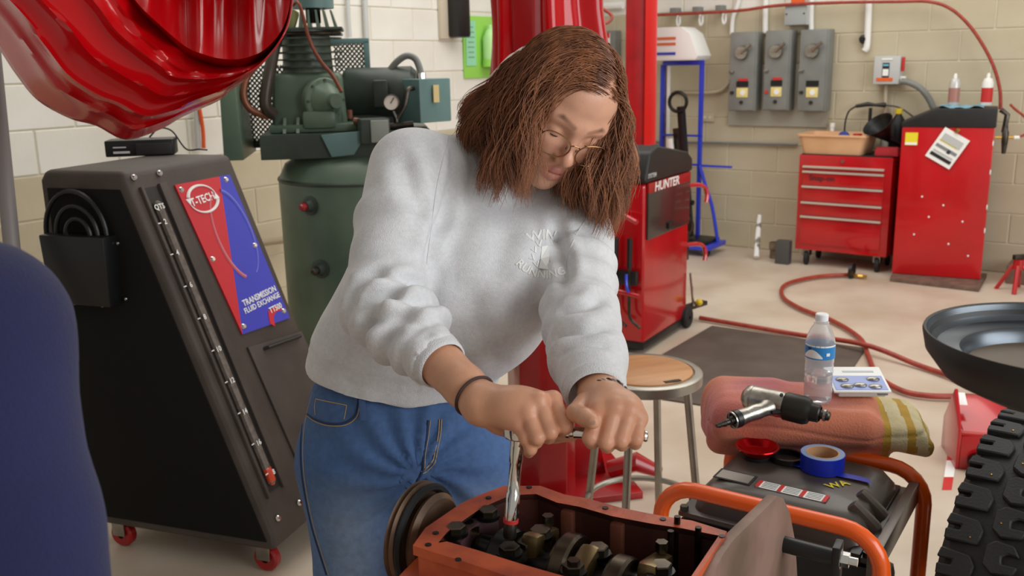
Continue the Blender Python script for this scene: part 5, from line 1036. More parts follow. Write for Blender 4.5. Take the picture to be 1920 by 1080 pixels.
# ------------------------------------------------------------------ the woman leaning over the engine
def attr_mat(name, rough=.5, bump=0., bscale=300, sss=0., sheen=0., spec=.5, nmix=None):
    m = bpy.data.materials.new(name); m.use_nodes = True; nt = m.node_tree; b = nt.nodes['Principled BSDF']
    a = nt.nodes.new('ShaderNodeAttribute'); a.attribute_name = 'Col'; out = a.outputs['Color']
    tc = nt.nodes.new('ShaderNodeTexCoord')
    if nmix:
        n = nt.nodes.new('ShaderNodeTexNoise'); n.inputs['Scale'].default_value = nmix[0]; n.inputs['Detail'].default_value = 5; nt.links.new(tc.outputs['Object'], n.inputs['Vector'])
        r = nt.nodes.new('ShaderNodeMapRange'); r.inputs[1].default_value = .3; r.inputs[2].default_value = .7; r.inputs[3].default_value = nmix[1]; r.inputs[4].default_value = nmix[2]; nt.links.new(n.outputs['Fac'], r.inputs[0])
        mx = nt.nodes.new('ShaderNodeVectorMath'); mx.operation = 'SCALE'; nt.links.new(out, mx.inputs[0]); nt.links.new(r.outputs[0], mx.inputs['Scale']); out = mx.outputs[0]
    nt.links.new(out, b.inputs['Base Color']); b.inputs['Roughness'].default_value = rough; b.inputs['Sheen Weight'].default_value = sheen; b.inputs['Specular IOR Level'].default_value = spec
    if sss: b.inputs['Subsurface Weight'].default_value = sss; b.inputs['Subsurface Radius'].default_value = (.012, .005, .003); b.inputs['Subsurface Scale'].default_value = .6
    if bump:
        n = nt.nodes.new('ShaderNodeTexNoise'); n.inputs['Scale'].default_value = bscale; nt.links.new(tc.outputs['Object'], n.inputs['Vector']); bp = nt.nodes.new('ShaderNodeBump'); bp.inputs['Strength'].default_value = bump; bp.inputs['Distance'].default_value = .002
        nt.links.new(n.outputs['Fac'], bp.inputs['Height']); nt.links.new(bp.outputs[0], b.inputs['Normal'])
    return m
def set_col(me, C):
    a = me.color_attributes.new('Col', 'FLOAT_COLOR', 'POINT'); d = np.ones((len(C), 4), np.float32); d[:, :3] = C; a.data.foreach_set('color', d.ravel())
def L3(c): return np.array(rgb(c)[:3])
def orient(V, Q):
    c = V.mean(0); v = np.einsum('ij,ij->i', V[Q[:, 0]]-c, np.cross(V[Q[:, 1]]-c, V[Q[:, 2]]-c)).sum(); return Q if v > 0 else Q[:, ::-1]
m_skin = attr_mat('skin', .4, .12, 500, .12, nmix=(40, .93, 1.05)); m_sweat = attr_mat('sweatshirt_fleece', .92, .5, 700, sheen=.25, nmix=(160, .93, 1.04)); m_denim = attr_mat('denim', .85, .4, 900, nmix=(90, .86, 1.1))
m_hair = M('hair_brown', (166, 106, 70), .36, col2=(108, 66, 44), scale=60, stretch=(1, 1, .12), contrast=(.3, .7)); m_brow = M('brow_hair', (84, 52, 40), .7); m_lash = M('lash_dark', (44, 30, 26), .6)
m_gold2 = M('glasses_bronze', (150, 112, 76), .25, .9); m_tie = M('hair_tie', (74, 52, 48), .8); m_stitch = M('denim_thread', (196, 164, 110), .7); m_print = M('white_print', (244, 244, 240), .8)
ORG = np.array(px(757, 800, 1.62)); ORG[2] = 0
woman = T('person', 'woman in gray sweatshirt, glasses and jeans leaning over the engine', 'person', ORG)
def WP(name, V, Q, mat, parent=woman, col=None):
    Q = orient(V, Q); me = np_mesh(name, V-ORG, Q, [mat])
    if col is not None: set_col(me, col)
    return link(name, me, None, parent)
def A(*p): return np.array(px(*p))
# joints
SL, EL_, WL = A(770, 318, 1.50), A(716, 575, 1.375), A(905, 757, 1.20)      # arm on the left of the picture
SR, ER_, WR = A(1082, 448, 1.57), A(1088, 600, 1.37), A(1127, 742, 1.20)
NB = A(950, 335, 1.645)
# head frame
def hrot(th, ph, ro):
    th, ph, ro = map(math.radians, (th, ph, ro))
    Mx = np.stack([[1, 0, 0.], [0, -math.sin(th), math.cos(th)], [0, math.cos(th), math.sin(th)]], 1)
    Ry = np.array([[math.cos(ph), 0, math.sin(ph)], [0, 1, 0], [-math.sin(ph), 0, math.cos(ph)]]); Rz = np.array([[math.cos(ro), math.sin(ro), 0], [-math.sin(ro), math.cos(ro), 0], [0, 0, 1]])
    return np.stack([rt, up, -fw], 1)@(Rz@Ry@Mx)
HM = hrot(38, 27, 14); HC = A(1054, 205, 1.485); HS = .94
def h2w(p): return HC+(np.asarray(p, float)*HS)@HM.T
def w2h(p): return ((np.asarray(p, float)-HC)@HM)/HS

def build_body():
    # head ------------------------------------------------------------
    nbl = w2h(NB); s = SDF((-.1, -.18, -.2), (.1, .13, .13), .0019); k = .02
    s.ell((0, -.018, .03), (.074, .095, .082), None, k); s.ell((0, .03, .042), (.061, .05, .052), None, .03); s.ell((0, .032, -.03), (.058, .05, .07), None, .03); s.ell((0, .033, -.072), (.047, .046, .042), None, .025)
    s.ell((0, .064, -.1), (.019, .018, .015), None, .03)
    for x in (-1, 1):
        s.ell((x*.036, .055, -.03), (.025, .023, .024), None, .03); s.cap((x*.044, .066, .02), (x*.010, .079, .0165), .0085, .0085, .02)
        s.ell((x*.032, .097, -.001), (.020, .017, .0125), None, .014, 's'); s.ell((x*.0315, .0685, -.002), (.0148, .0135, .0122), None, .004); s.ell((x*.075, -.012, -.008), (.008, .018, .028), None, .01)
    s.cap((0, .080, .006), (0, .097, -.028), .0068, .0085, .014); s.ell((0, .100, -.036), (.0105, .0115, .0105), None, .01)
    for x in (-1, 1): s.ell((x*.0115, .091, -.0405), (.0072, .0095, .0075), None, .007); s.ell((x*.006, .099, -.0475), (.0028, .0042, .003), None, .003, 's')
    s.ell((0, .064, -.067), (.029, .022, .02), None, .02)
    up_l = [(-.023, .072, -.0695), (-.012, .0825, -.0665), (-.004, .0875, -.0645), (.004, .0875, -.0645), (.012, .0825, -.0665), (.023, .072, -.0695)]
    lo_l = [(-.022, .072, -.0715), (-.010, .0825, -.0765), (0, .0855, -.078), (.010, .0825, -.0765), (.022, .072, -.0715)]
    s.chain(up_l, [.0022, .0043, .0045, .0045, .0043, .0022], .005); s.chain(lo_l, [.0022, .005, .0058, .005, .0022], .005)
    ml = [(-.021, .0775, -.0705), (-.01, .0885, -.0705), (0, .0925, -.0702), (.01, .0885, -.0705), (.021, .0775, -.0705)]
    for i in range(4): s.cap(ml[i], ml[i+1], .0012, .0012, .0025, 's')
    s.cap((0, -.035, -.06), nbl, .05, .054, .02)
    V, Q = s.surf(); V = relax(V, Q, 1, .5)
    C = np.tile(L3((216, 162, 134)), (len(V), 1))
    def seg_d(pts):
        d = np.full(len(V), 9.)
        for a, b in zip(pts[:-1], pts[1:]):
            a, b = np.array(a), np.array(b); t = np.clip(((V-a)@(b-a))/((b-a)@(b-a)), 0, 1); d = np.minimum(d, np.linalg.norm(V-a-t[:, None]*(b-a), axis=1))
        return d
    lip = np.clip(2.3-np.minimum(seg_d(up_l), seg_d(lo_l))/.0045, 0, 1)[:, None]*.62; C = C*(1-lip)+L3((176, 78, 88))*lip
    fl_ = np.exp(-(np.linalg.norm((V-np.array([0, .1, -.037]))/[1, 1, 1], axis=1)/.02)**2)[:, None]*.35; C = C*(1-fl_)+L3((206, 132, 108))*fl_
    for x in (-1, 1):
        ck = np.exp(-(np.linalg.norm(V-np.array([x*.04, .07, -.035]), axis=1)/.022)**2)[:, None]*.35; C = C*(1-ck)+L3((208, 134, 112))*ck
        br = np.clip(1.6-seg_d([(x*.052, .066, .0205), (x*.036, .079, .0265), (x*.012, .087, .0195)])/.0038, 0, 1)[:, None]*.9; C = C*(1-br)+L3((80, 48, 36))*br
    parts = [(h2w(V), Q[:, ::-1], C)]
    # forearms and hands ------------------------------------------------
    def limb(lo, hi, fn):
        s = SDF(lo, hi, .0015); fn(s); V, Q = s.surf(); V = relax(V, Q, 1, .5); return V, Q
    def hand(pp): return np.array([A(*p) for p in pp])
    # picture-left hand (grips the ratchet head)
    kn = {'pinky': [(973, 797, 1.168), (986, 822, 1.156), (995, 842, 1.164), (992, 849, 1.176)], 'ring': [(990, 774, 1.163), (1007, 820, 1.148), (1005, 828, 1.172), (996, 818, 1.187)], 'middle': [(1010, 753, 1.168), (1032, 810, 1.150), (1029, 819, 1.176), (1018, 808, 1.192)], 'index': [(1037, 751, 1.182), (1060, 799, 1.156), (1052, 811, 1.182), (1040, 800, 1.196)]}
    rad = {'pinky': (.0092, .0082, .0076, .0066), 'ring': (.0102, .0092, .0082, .007), 'middle': (.0106, .0096, .0085, .0072), 'index': (.0106, .0096, .0084, .0072)}
    wl = A(905, 757, 1.205); fa = EL_+(wl-EL_)*.35
    def f1(s):
        s.cap(fa, wl+(fa-wl)*.25, .036, .0275, .01); s.cap(wl+(fa-wl)*.25, wl, .0275, .0255, .01); s.ell(wl+(wl-fa)*.03, (.027, .024, .024), None, .012)
        for f in kn: s.cap(wl, A(*kn[f][0]), .019, .0105 if f != 'pinky' else .0105, .014)
        c = (wl+A(*kn['middle'][0])+A(*kn['ring'][0]))/3; s.ell(c, (.028, .02, .022), None, .02)
        for f in kn:
            p = hand(kn[f]); s.chain(p, rad[f], .0035); s.ell(p[0]+np.array([0, -.001, .003]), (.0098,)*3 if f != 'pinky' else (.0088,)*3, None, .006)
        th = hand([(935, 792, 1.205), (985, 812, 1.212), (1040, 812, 1.200), (1071, 815, 1.183)]); s.chain(th, [.016, .013, .0115, .0088], .008)
    allp = np.vstack([hand(v) for v in kn.values()]+[[fa], [wl]]); V, Q = limb(allp.min(0)-.045, allp.max(0)+.045, f1); parts.append((V, Q, None)); v1 = V
    kr = {'index': [(1122, 770, 1.150), (1107, 821, 1.134), (1110, 829, 1.160), (1118, 815, 1.178)], 'middle': [(1152, 767, 1.146), (1136, 829, 1.129), (1139, 836, 1.158), (1145, 822, 1.178)], 'ring': [(1179, 772, 1.147), (1164, 826, 1.130), (1166, 833, 1.157), (1170, 820, 1.175)], 'pinky': [(1198, 786, 1.152), (1192, 824, 1.136), (1191, 831, 1.158), (1190, 820, 1.172)]}
    wr = A(1127, 742, 1.205); fb = ER_+(wr-ER_)*.3
    def f2(s):
        s.cap(fb, wr, .035, .026, .01); s.ell(wr, (.028, .022, .022), None, .012)
        for f in kr: s.cap(wr, A(*kr[f][0]), .02, .0105, .014)
        c = (wr*.6+A(*kr['middle'][0])*.7+A(*kr['ring'][0])*.7)/2.; s.ell(c, (.03, .02, .018), None, .02)
        for f in kr:
            p = hand(kr[f]); s.chain(p, rad[f], .0035); s.ell(p[0]+np.array([0, -.001, .003]), (.0098,)*3 if f != 'pinky' else (.0088,)*3, None, .006)
        th = hand([(1098, 756, 1.180), (1080, 774, 1.155), (1096, 782, 1.136), (1111, 791, 1.123)]); s.chain(th, [.014, .0118, .011, .009], .003)
    allp = np.vstack([hand(v) for v in kr.values()]+[[fb], [wr]]); V, Q = limb(allp.min(0)-.05, allp.max(0)+.05, f2); parts.append((V, Q, None))
    # hidden core joining them under the clothes
    s = SDF(ORG+np.array([-.35, -.35, .75]), ORG+np.array([.5, .35, 1.45]), .012)
    s.cap(A(757, 760, 1.62), A(900, 440, 1.57), .08, .08, .03); s.cap(A(900, 440, 1.57), NB, .06, .05, .03)
    for sh, el_, w in ((SL, EL_, fa), (SR, ER_, fb)): s.cap(NB, sh, .045, .04, .02); s.cap(sh, el_, .035, .033, .02); s.cap(el_, w, .033, .033, .02)
    V, Q = s.surf(); parts.append((V, Q, None))
    VV, QQ, CC, n = [], [], [], 0
    for V, Q, C in parts:
        Q = orient(V, Q); VV.append(V); QQ.append(Q+n); n += len(V)
        if C is None:
            C = np.tile(L3((214, 158, 126)), (len(V), 1))
            for d in (kn, kr):   # redder knuckles
                for f in d:
                    for j, w_ in ((0, .45), (1, .3)):
                        g = np.exp(-(np.linalg.norm(V-A(*d[f][j]), axis=1)/.012)**2)[:, None]*w_; C = C*(1-g)+L3((214, 132, 106))*g
        CC.append(C)
    VV = np.vstack(VV); me = np_mesh('body', VV-ORG, np.vstack(QQ), [m_skin]); set_col(me, np.vstack(CC)); link('body', me, None, woman)
    # nails
    def nail(c, d, nrm, r=.0052):
        d = np.asarray(d)/np.linalg.norm(d); nrm = np.asarray(nrm)/np.linalg.norm(nrm); sd = np.cross(d, nrm); Vn = MB().sph((0, 0, 0), 1, 12).v; Vn = np.array(Vn)@np.array([d*r*1.25, sd*r, nrm*.0016]); mb = MB(); sp = MB().sph((0, 0, 0), 1, 12); mb.add(np.asarray(c)-ORG+Vn, sp.f); P('thumb_nail', mb, M('nail', (222, 170, 150), .25), woman)
    t0, t1 = A(1096, 782, 1.136), A(1111, 791, 1.123); vw = CAM-t1; vw /= np.linalg.norm(vw); nail(t1+(vw*.0082), t1-t0, vw+np.array([0, 0, .2]))
    # lashes
    for x in (-1, 1):
        pts = [np.array([x*(.0315+.0128*math.sin(a)), .0665+.0138*math.cos(a)*1.0, -.0065-.0028*math.cos(a)]) for a in np.linspace(-1.15, 1.15, 14)]
        P('eyelash', MB().tube(h2w(pts)-ORG, [.0004]+[.0012]*12+[.0004], 6), m_lash, woman)
build_body()

# sweatshirt ----------------------------------------------------------
def frame_w(w, u):
    w = np.asarray(w, float); w /= np.linalg.norm(w); u = np.asarray(u, float); u = u-w*(u@w); u /= np.linalg.norm(u); return np.stack([w, np.cross(u, w), u], 1)
cuffL = EL_+(WL-EL_)*.545; cuffR = A(1113, 724, 1.232)
def cast(bv, x, y, lift=.0006):
    v = ray(x, y); v = v/np.linalg.norm(v); h = bv.ray_cast(Vector(CAM), Vector(v))
    return None if h[0] is None else np.array(h[0])-v*lift
def build_sweat():
    s = SDF(ORG+np.array([-.30, -.42, .78]), ORG+np.array([.50, .30, 1.48]), .0045); K = .035
    Wh = np.array([.93, .33, 0]); Wc = SR-SL; U = np.array([.10, -.05, 1.])
    st = [((752, 730, 1.61), .158, .118, .07, Wh), ((768, 660, 1.60), .163, .122, .09, Wh), ((800, 590, 1.585), .162, .12, .10, Wh), ((850, 510, 1.575), .155, .115, .10, Wh*.6+Wc), ((888, 440, 1.60), .150, .105, .10, Wc), ((912, 392, 1.64), .13, .08, .07, Wc)]
    for i in range(len(st)-1):
        for tt in (0, .5):
            a, b = st[i], st[i+1]; L = lambda x, y: np.asarray(x)*(1-tt)+np.asarray(y)*tt
            s.ell(A(*L(a[0], b[0])), L(a[1:4], b[1:4]), frame_w(L(a[4]/np.linalg.norm(a[4]), b[4]/np.linalg.norm(b[4])), U), K)
    s.ell(A(905, 582, 1.515), (.115, .095, .10), frame_w(Wh, U), .05); s.ell(A(960, 505, 1.50), (.085, .075, .085), None, .05); s.ell(A(855, 520, 1.49), (.09, .075, .09), None, .05)
    s.cap(SL+(SR-SL)*.12, NB+(SL-NB)*.25, .066, .07, .05); s.cap(SR+(SL-SR)*.1, NB+(SR-NB)*.3, .066, .066, .05)
    s.cap(SL, SL*.5+EL_*.5, .066, .062, .03); s.cap(SL*.5+EL_*.5, EL_, .064, .058, .02); s.cap(EL_, EL_*.5+cuffL*.5, .058, .052, .02); s.cap(EL_*.5+cuffL*.5, cuffL, .052, .040, .015); s.cap(cuffL, cuffL+(WL-EL_)*.12, .0365, .0355, .006)
    s.cap(SR, SR*.5+ER_*.5, .062, .056, .025); s.cap(SR*.5+ER_*.5, ER_, .056, .055, .02); s.cap(ER_, ER_*.4+cuffR*.6, .055, .052, .02); s.cap(ER_*.4+cuffR*.6, cuffR, .052, .043, .015); s.cap(cuffR, cuffR+(WR-ER_)*.10, .040, .039, .006)
    # open the cuffs and trim the hem
    for c, d, w in ((cuffL, WL-EL_, WL), (cuffR, WR-ER_, WR)):
        d = d/np.linalg.norm(d); s.rbox(c+d*.061, (.055, .055, .05), .004, np.stack([*basis(d)[:2], d], 1), .003, 's'); s.cap(c+d*.006, c+d*.1, .0325 if w is WL else .035, None, .002, 's')
    h0, h1, h2 = A(578, 706, 1.55), A(832, 790, 1.485), A(937, 742, 1.60); n = np.cross(h1-h0, h2-h0); n = n/np.linalg.norm(n); n = -n if n[2] > 0 else n
    s.rbox((h0+h2)/2+n*.15, (.4, .4, .15), .004, np.stack([*basis(n)[:2], n], 1), .012, 's')
    V, Q = s.surf(); V = relax(V, Q, 2, .5); Q = orient(V, Q); N = vnormals(V, Q)
    D = np.zeros(len(V))
    def arm(a, b, lo, hi, amp, wl, seed, rmax):
        ab = b-a; L = np.linalg.norm(ab); d = ab/L; t = (V-a)@d; rad = V-a-t[:, None]*d; rr = np.linalg.norm(rad, axis=1); x, y, _ = basis(d); th = np.arctan2(rad@y, rad@x)
        m = np.clip((t/L-lo)/.1, 0, 1)*np.clip((hi-t/L)/.1, 0, 1)*np.clip((rmax-rr)/.015, 0, 1)
        f = np.sin(2*math.pi*t/wl+2.4*np.sin(th+seed)+2.8*vnoise(V, 10, seed)); g_ = np.clip(.45+.75*vnoise(V, 13, seed+20), 0, 1.3); return m*amp*g_*(np.sign(f)*np.abs(f)**.8-.2)
    D += arm(SL, EL_, .3, 1.1, .008, .07, 1, .085)+arm(EL_, cuffL, -.1, .95, .008, .045, 2, .075)+arm(SR, ER_, .2, 1.1, .0075, .065, 3, .08)+arm(ER_, cuffR, -.1, .95, .0085, .038, 4, .075)
    torso = np.ones(len(V))
    for a, b in ((SL, EL_), (EL_, cuffL), (SR, ER_), (ER_, cuffR)):
        t = np.clip(((V-a)@(b-a))/((b-a)@(b-a)), 0, 1); torso *= np.clip((np.linalg.norm(V-a-t[:, None]*(b-a), axis=1)-.06)/.04, 0, 1)
    an = V@np.stack([np.array([1, .2, -.35])*2.0, np.array([.1, 1, 0]), np.array([.35, 0, 1])*.55], 1); D += torso*(.009*vnoise(an, 13, 8)+.006*vnoise(an, 30, 9))
    # ribbed hem band
    hd = (V-h1)@(-n); D += np.where((hd < .045) & (torso > .3), -.004*np.clip((.045-hd)/.01, 0, 1), 0)+np.where(np.abs(hd-.047) < .006, -.002, 0)*torso
    # sleeve seam
    se = [A(842, 250, 1.53), A(822, 330, 1.46), A(806, 420, 1.44), A(798, 490, 1.44)]
    V2 = V+N*D[:, None]
    bv0 = BVHTree.FromPolygons([tuple(p) for p in V2], [tuple(q) for q in Q]); D2 = np.zeros(len(V))
    for pts, dp, w in (([(846, 268), (850, 320), (838, 380), (815, 440), (798, 500)], .010, .011), ([(752, 290), (772, 350), (800, 420)], .007, .016), ([(800, 262), (822, 330), (815, 400)], .006, .014),
                       ([(662, 545), (695, 518), (745, 520), (800, 535)], .008, .010), ([(660, 585), (700, 556), (750, 558), (808, 578)], .010, .010), ([(672, 622), (720, 596), (770, 602), (818, 618)], .009, .010), ([(700, 650), (745, 626), (790, 630), (815, 628)], .006, .009), 
                       ([(905, 545), (892, 600), (915, 655), (930, 700)], .008, .020), ([(870, 600), (850, 660), (870, 720)], .007, .022), ([(690, 640), (660, 690), (640, 720)], .006, .02), ([(1045, 405), (1046, 450), (1060, 500), (1055, 540)], .010, .010),
                       ([(1040, 590), (1070, 580), (1110, 570), (1140, 552)], .008, .010), ([(1028, 640), (1060, 625), (1100, 622), (1150, 610)], .009, .010), ([(1036, 668), (1070, 648), (1110, 645), (1152, 650)], .008, .008), ([(960, 420), (940, 480), (935, 540)], .005, .02)):
        c = [cast(bv0, *p, 0.) for p in smoothpts(pts, 4)]; c = [p for p in c if p is not None]
        if len(c) < 3: continue
        c = np.array(c); sel = np.where(((V2 > c.min(0)-.06) & (V2 < c.max(0)+.06)).all(1))[0]; q = V2[sel]; d = np.full(len(sel), 9.); tt_ = np.zeros(len(sel))
        for i in range(len(c)-1):
            ab = c[i+1]-c[i]; t_ = np.clip(((q-c[i])@ab)/(ab@ab+1e-12), 0, 1); dd = np.linalg.norm(q-c[i]-t_[:, None]*ab, axis=1); m_ = dd < d; d[m_] = dd[m_]; tt_[m_] = (i+t_[m_])/(len(c)-1)
        fade = np.clip(np.minimum(tt_, 1-tt_)*5+.15, 0, 1); D2[sel] += fade*dp*(-np.exp(-(d/w)**2)+.55*np.exp(-((d-2.0*w)/(1.1*w))**2))
    V2 = relax(V2+N*D2[:, None], Q, 1, .4)
    C = np.tile(L3((226, 226, 228)), (len(V), 1)); wn = np.clip(.5+.5*vnoise(V*np.array([1, 1, 3.]), 60, 5), 0, 1)[:, None]; C = C*(1-wn*.05)
    o = WP('sweatshirt', V2, Q, m_sweat, woman, C)
    return V2, Q, o
SWV, SWQ, sweat = build_sweat()
SBV = BVHTree.FromPolygons([tuple(p) for p in SWV], [tuple(q) for q in SWQ])
def cast(bv, x, y, lift=.0006):
    v = ray(x, y); v = v/np.linalg.norm(v); h = bv.ray_cast(Vector(CAM), Vector(v))
    return None if h[0] is None else np.array(h[0])-v*lift
# chest print, built as letters lying on the cloth
def print_mesh(me, cx, cy, rot, sc, name, arc=None):
    n = len(me.vertices); a = np.empty(n*3); me.vertices.foreach_get('co', a); a = a.reshape(-1, 3); ca, sa = math.cos(rot), math.sin(rot); out = []
    for x, y, z in a:
        X, Y = x*sc, y*sc
        if arc: th = X/arc; r = arc+Y; X, Y = r*math.sin(th), r*math.cos(th)-arc
        u, w = X*ca-Y*sa, X*sa+Y*ca; p = cast(SBV, cx+u, cy-w, .0012 if z > 0 else .0002)
        out.append(p if p is not None else A(cx, cy, 1.45))
    me.vertices.foreach_set('co', (np.array(out)-ORG).ravel()); me.update(); o = P(name, me, m_print, sweat); return o
print_mesh(text_mesh('WIN', 1.0), 1016, 440, .05, 26, 'chest_lettering', 60); print_mesh(text_mesh('RUNNING', 1.0), 1012, 514, -.18, 21, 'chest_lettering', -70)
def poly_print(pts, name='chest_motif'):
    mb = MB().prism([(x, -y) for x, y in pts], -.5, .5, 'xy'); me = mb.mesh('m', smooth=0, weld=0); print_mesh(me, 0, 0, 0, 1, name)
poly_print([(1016, 462), (1028, 460), (1030, 480), (1028, 505), (1010, 503), (1014, 485)])
for x, y, r in ((1003, 470, .6), (1000, 484, .9), (1006, 497, .3), (1010, 458, .2), (1034, 456, -.4)):
    for s_ in (-.6, .6): a = r+s_; poly_print([(x, y+3), (x+9*math.sin(-a), y-9*math.cos(a)), (x+9*math.sin(-a)+2.5, y-9*math.cos(a)+1.5), (x+2.5, y+4)])
for c, d, r_ in ((cuffL, WL-EL_, .0375), (cuffR, WR-ER_, .0410)):
    d = d/np.linalg.norm(d); P('cuff', MB().lathe([(r_-.004, -.012), (r_+.0005, -.009), (r_+.0015, .0), (r_-.001, .020), (r_-.002, .024), (r_-.0045, .025), (r_-.006, .02), (r_-.006, -.01)], c-ORG, d, 48), M('cuff_rib', (222, 222, 224), .92, bump=.5, bscale=500), sweat, smooth=80)
# crew collar
nd = (HC-NB); nd /= np.linalg.norm(nd); bx_, by_, _ = basis(nd); cc_ = NB+nd*.035
P('collar', MB().tube([cc_+(bx_*math.cos(a)*.066+by_*math.sin(a)*.064)-ORG for a in np.linspace(0, 2*math.pi, 40, endpoint=False)], .011, 10, closed=True), M('collar_rib', (208, 208, 208), .9, bump=.4, bscale=300), sweat)
for pts, nm in (([(842, 246), (833, 290), (820, 345), (812, 400), (806, 450), (800, 495)], 'sleeve_seam'), ([(1112, 392), (1080, 440), (1062, 490), (1060, 520)], 'sleeve_seam')):
    w_ = [cast(SBV, *p, .0004) for p in smoothpts(pts, 5)]; w_ = [p-ORG for p in w_ if p is not None]
    if len(w_) > 3: P(nm, MB().tube(w_, .0008, 6), M('seam_gray', (214, 214, 216), .9), sweat)

# jeans ---------------------------------------------------------------
def build_jeans():
    s = SDF(ORG+np.array([-.32, -.36, -.0]), ORG+np.array([.38, .28, .98]), .007); Wh = np.array([.93, .33, 0]); U = np.array([0, 0, 1.])
    s.ell(A(752, 728, 1.615), (.150, .112, .07), frame_w(Wh, U), .03); s.ell(A(757, 800, 1.625), (.168, .125, .10), frame_w(Wh, U), .04); s.ell(A(760, 850, 1.63), (.172, .12, .08), frame_w(Wh, U), .04)
    hl, hr = A(664, 870, 1.61), A(862, 868, 1.625)
    kl = A(672, 1080, 1.60); kl2 = np.array([kl[0]+.01, kl[1]+.0, .46]); al = np.array([kl[0]+.01, kl[1]+.08, .07]); kr_ = A(905, 1010, 1.575); kr2 = np.array([kr_[0]+.02, kr_[1]-.0, .46]); ar = np.array([kr_[0]+.05, kr_[1]+.1, .07])
    s.cap(hl, kl, .094, .068, .03); s.cap(kl, kl2, .068, .06, .02); s.cap(kl2, al, .06, .048, .02); s.cap(hr, kr_, .098, .078, .03); s.cap(kr_, kr2, .078, .06, .02); s.cap(kr2, ar, .06, .048, .02)
    V, Q = s.surf(); V = relax(V, Q, 2, .5); Q = orient(V, Q); N = vnormals(V, Q)
    cr = A(790, 892, 1.50); r = V-cr; rr = np.linalg.norm(r, axis=1); ph = np.arctan2(r[:, 2], r[:, 0])
    D = .006*np.sin(ph*13+3*rr*10+vnoise(V, 12, 2))*np.exp(-(rr/.14)**2)*np.clip(rr/.03, 0, 1)+.003*vnoise(V*np.array([.5, .5, 2.2]), 34, 3)
    crease = np.exp(-((V[:, 0]-cr[0])/.006)**2)*np.clip((cr[2]+.02-V[:, 2])/.03, 0, 1)*.0
    V2 = V+N*D[:, None]
    # denim: paler down the front of each thigh
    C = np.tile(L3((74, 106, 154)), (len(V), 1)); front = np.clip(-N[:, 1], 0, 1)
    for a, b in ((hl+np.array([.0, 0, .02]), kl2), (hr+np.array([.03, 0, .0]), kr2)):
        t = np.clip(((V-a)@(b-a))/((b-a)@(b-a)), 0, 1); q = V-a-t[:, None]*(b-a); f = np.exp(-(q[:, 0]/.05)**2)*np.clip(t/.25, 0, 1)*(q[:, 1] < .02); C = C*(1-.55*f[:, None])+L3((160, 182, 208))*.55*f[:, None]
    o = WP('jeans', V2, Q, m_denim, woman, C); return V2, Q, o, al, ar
JV, JQ, jeans, ANL, ANR = build_jeans()
JBV = BVHTree.FromPolygons([tuple(p) for p in JV], [tuple(q) for q in JQ])
def stitch(name, pts, r=.0008, mat=m_stitch, sm=6, dash=False):
    w_ = [cast(JBV, *p, .0006) for p in smoothpts(pts, sm)]; w_ = [p-ORG for p in w_ if p is not None]
    if len(w_) < 3: return
    P(name, MB().tube(w_, r, 6), mat, jeans)
m_dthread = M('denim_dark_thread', (44, 62, 96), .9)
stitch('fly_stitch', [(828, 786), (826, 815), (820, 845), (815, 868), (800, 884), (788, 890)]); stitch('fly_stitch', [(824, 786), (822, 815), (816, 845), (811, 864), (798, 879), (790, 884)])
stitch('fly_edge', [(803, 788), (800, 820), (795, 850), (793, 880), (787, 895), (778, 912)], .0024, m_dthread); stitch('fly_stitch', [(807, 788), (803, 820), (798, 850), (796, 878)])
stitch('pocket_edge', [(576, 776), (590, 786), (615, 794), (645, 793), (664, 780), (670, 760), (672, 748)], .0016, m_dthread); stitch('pocket_stitch', [(576, 780), (590, 790), (615, 798), (647, 797), (668, 783), (674, 762), (676, 750)])
stitch('coin_pocket_stitch', [(592, 748), (610, 752), (650, 760)]); stitch('coin_pocket_stitch', [(650, 760), (648, 772), (645, 786)]); stitch('coin_pocket_stitch', [(592, 748), (590, 762), (591, 778)])
stitch('side_seam', [(582, 735), (570, 780), (564, 830), (565, 880), (572, 930), (585, 990), (600, 1040), (612, 1078)], .0016, m_dthread); stitch('side_seam_stitch', [(586, 735), (574, 780), (568, 830), (569, 880), (576, 930), (589, 990), (604, 1040), (616, 1078)], .0006)
for x, y in ((680, 768), (580, 728)):
    c = cast(JBV, x, y, .001)
    if c is not None: P('belt_loop', MB().box(c-ORG, (.011, .006, .035), rotm(rx=-.2, rz=.2)), M('loop_denim%d' % x, (66, 92, 134), .9), jeans, bev=.002)
for an, nm in ((ANL, 'left'), (ANR, 'right')):
    s = SDF(an-np.array([.1, .28, .07]), an+np.array([.1, .1, .09]), .007); s.cap(an+np.array([0, -.19, -.035]), an+np.array([0, .02, -.03]), .035, .036, .02); s.cap(an+np.array([0, 0, -.02]), an+np.array([0, .01, .05]), .04, .042, .02); V, Q = s.surf(); V[:, 2] = np.maximum(V[:, 2], .003); WP('shoe', V, Q, M('shoe_'+nm, (60, 58, 58), .7))

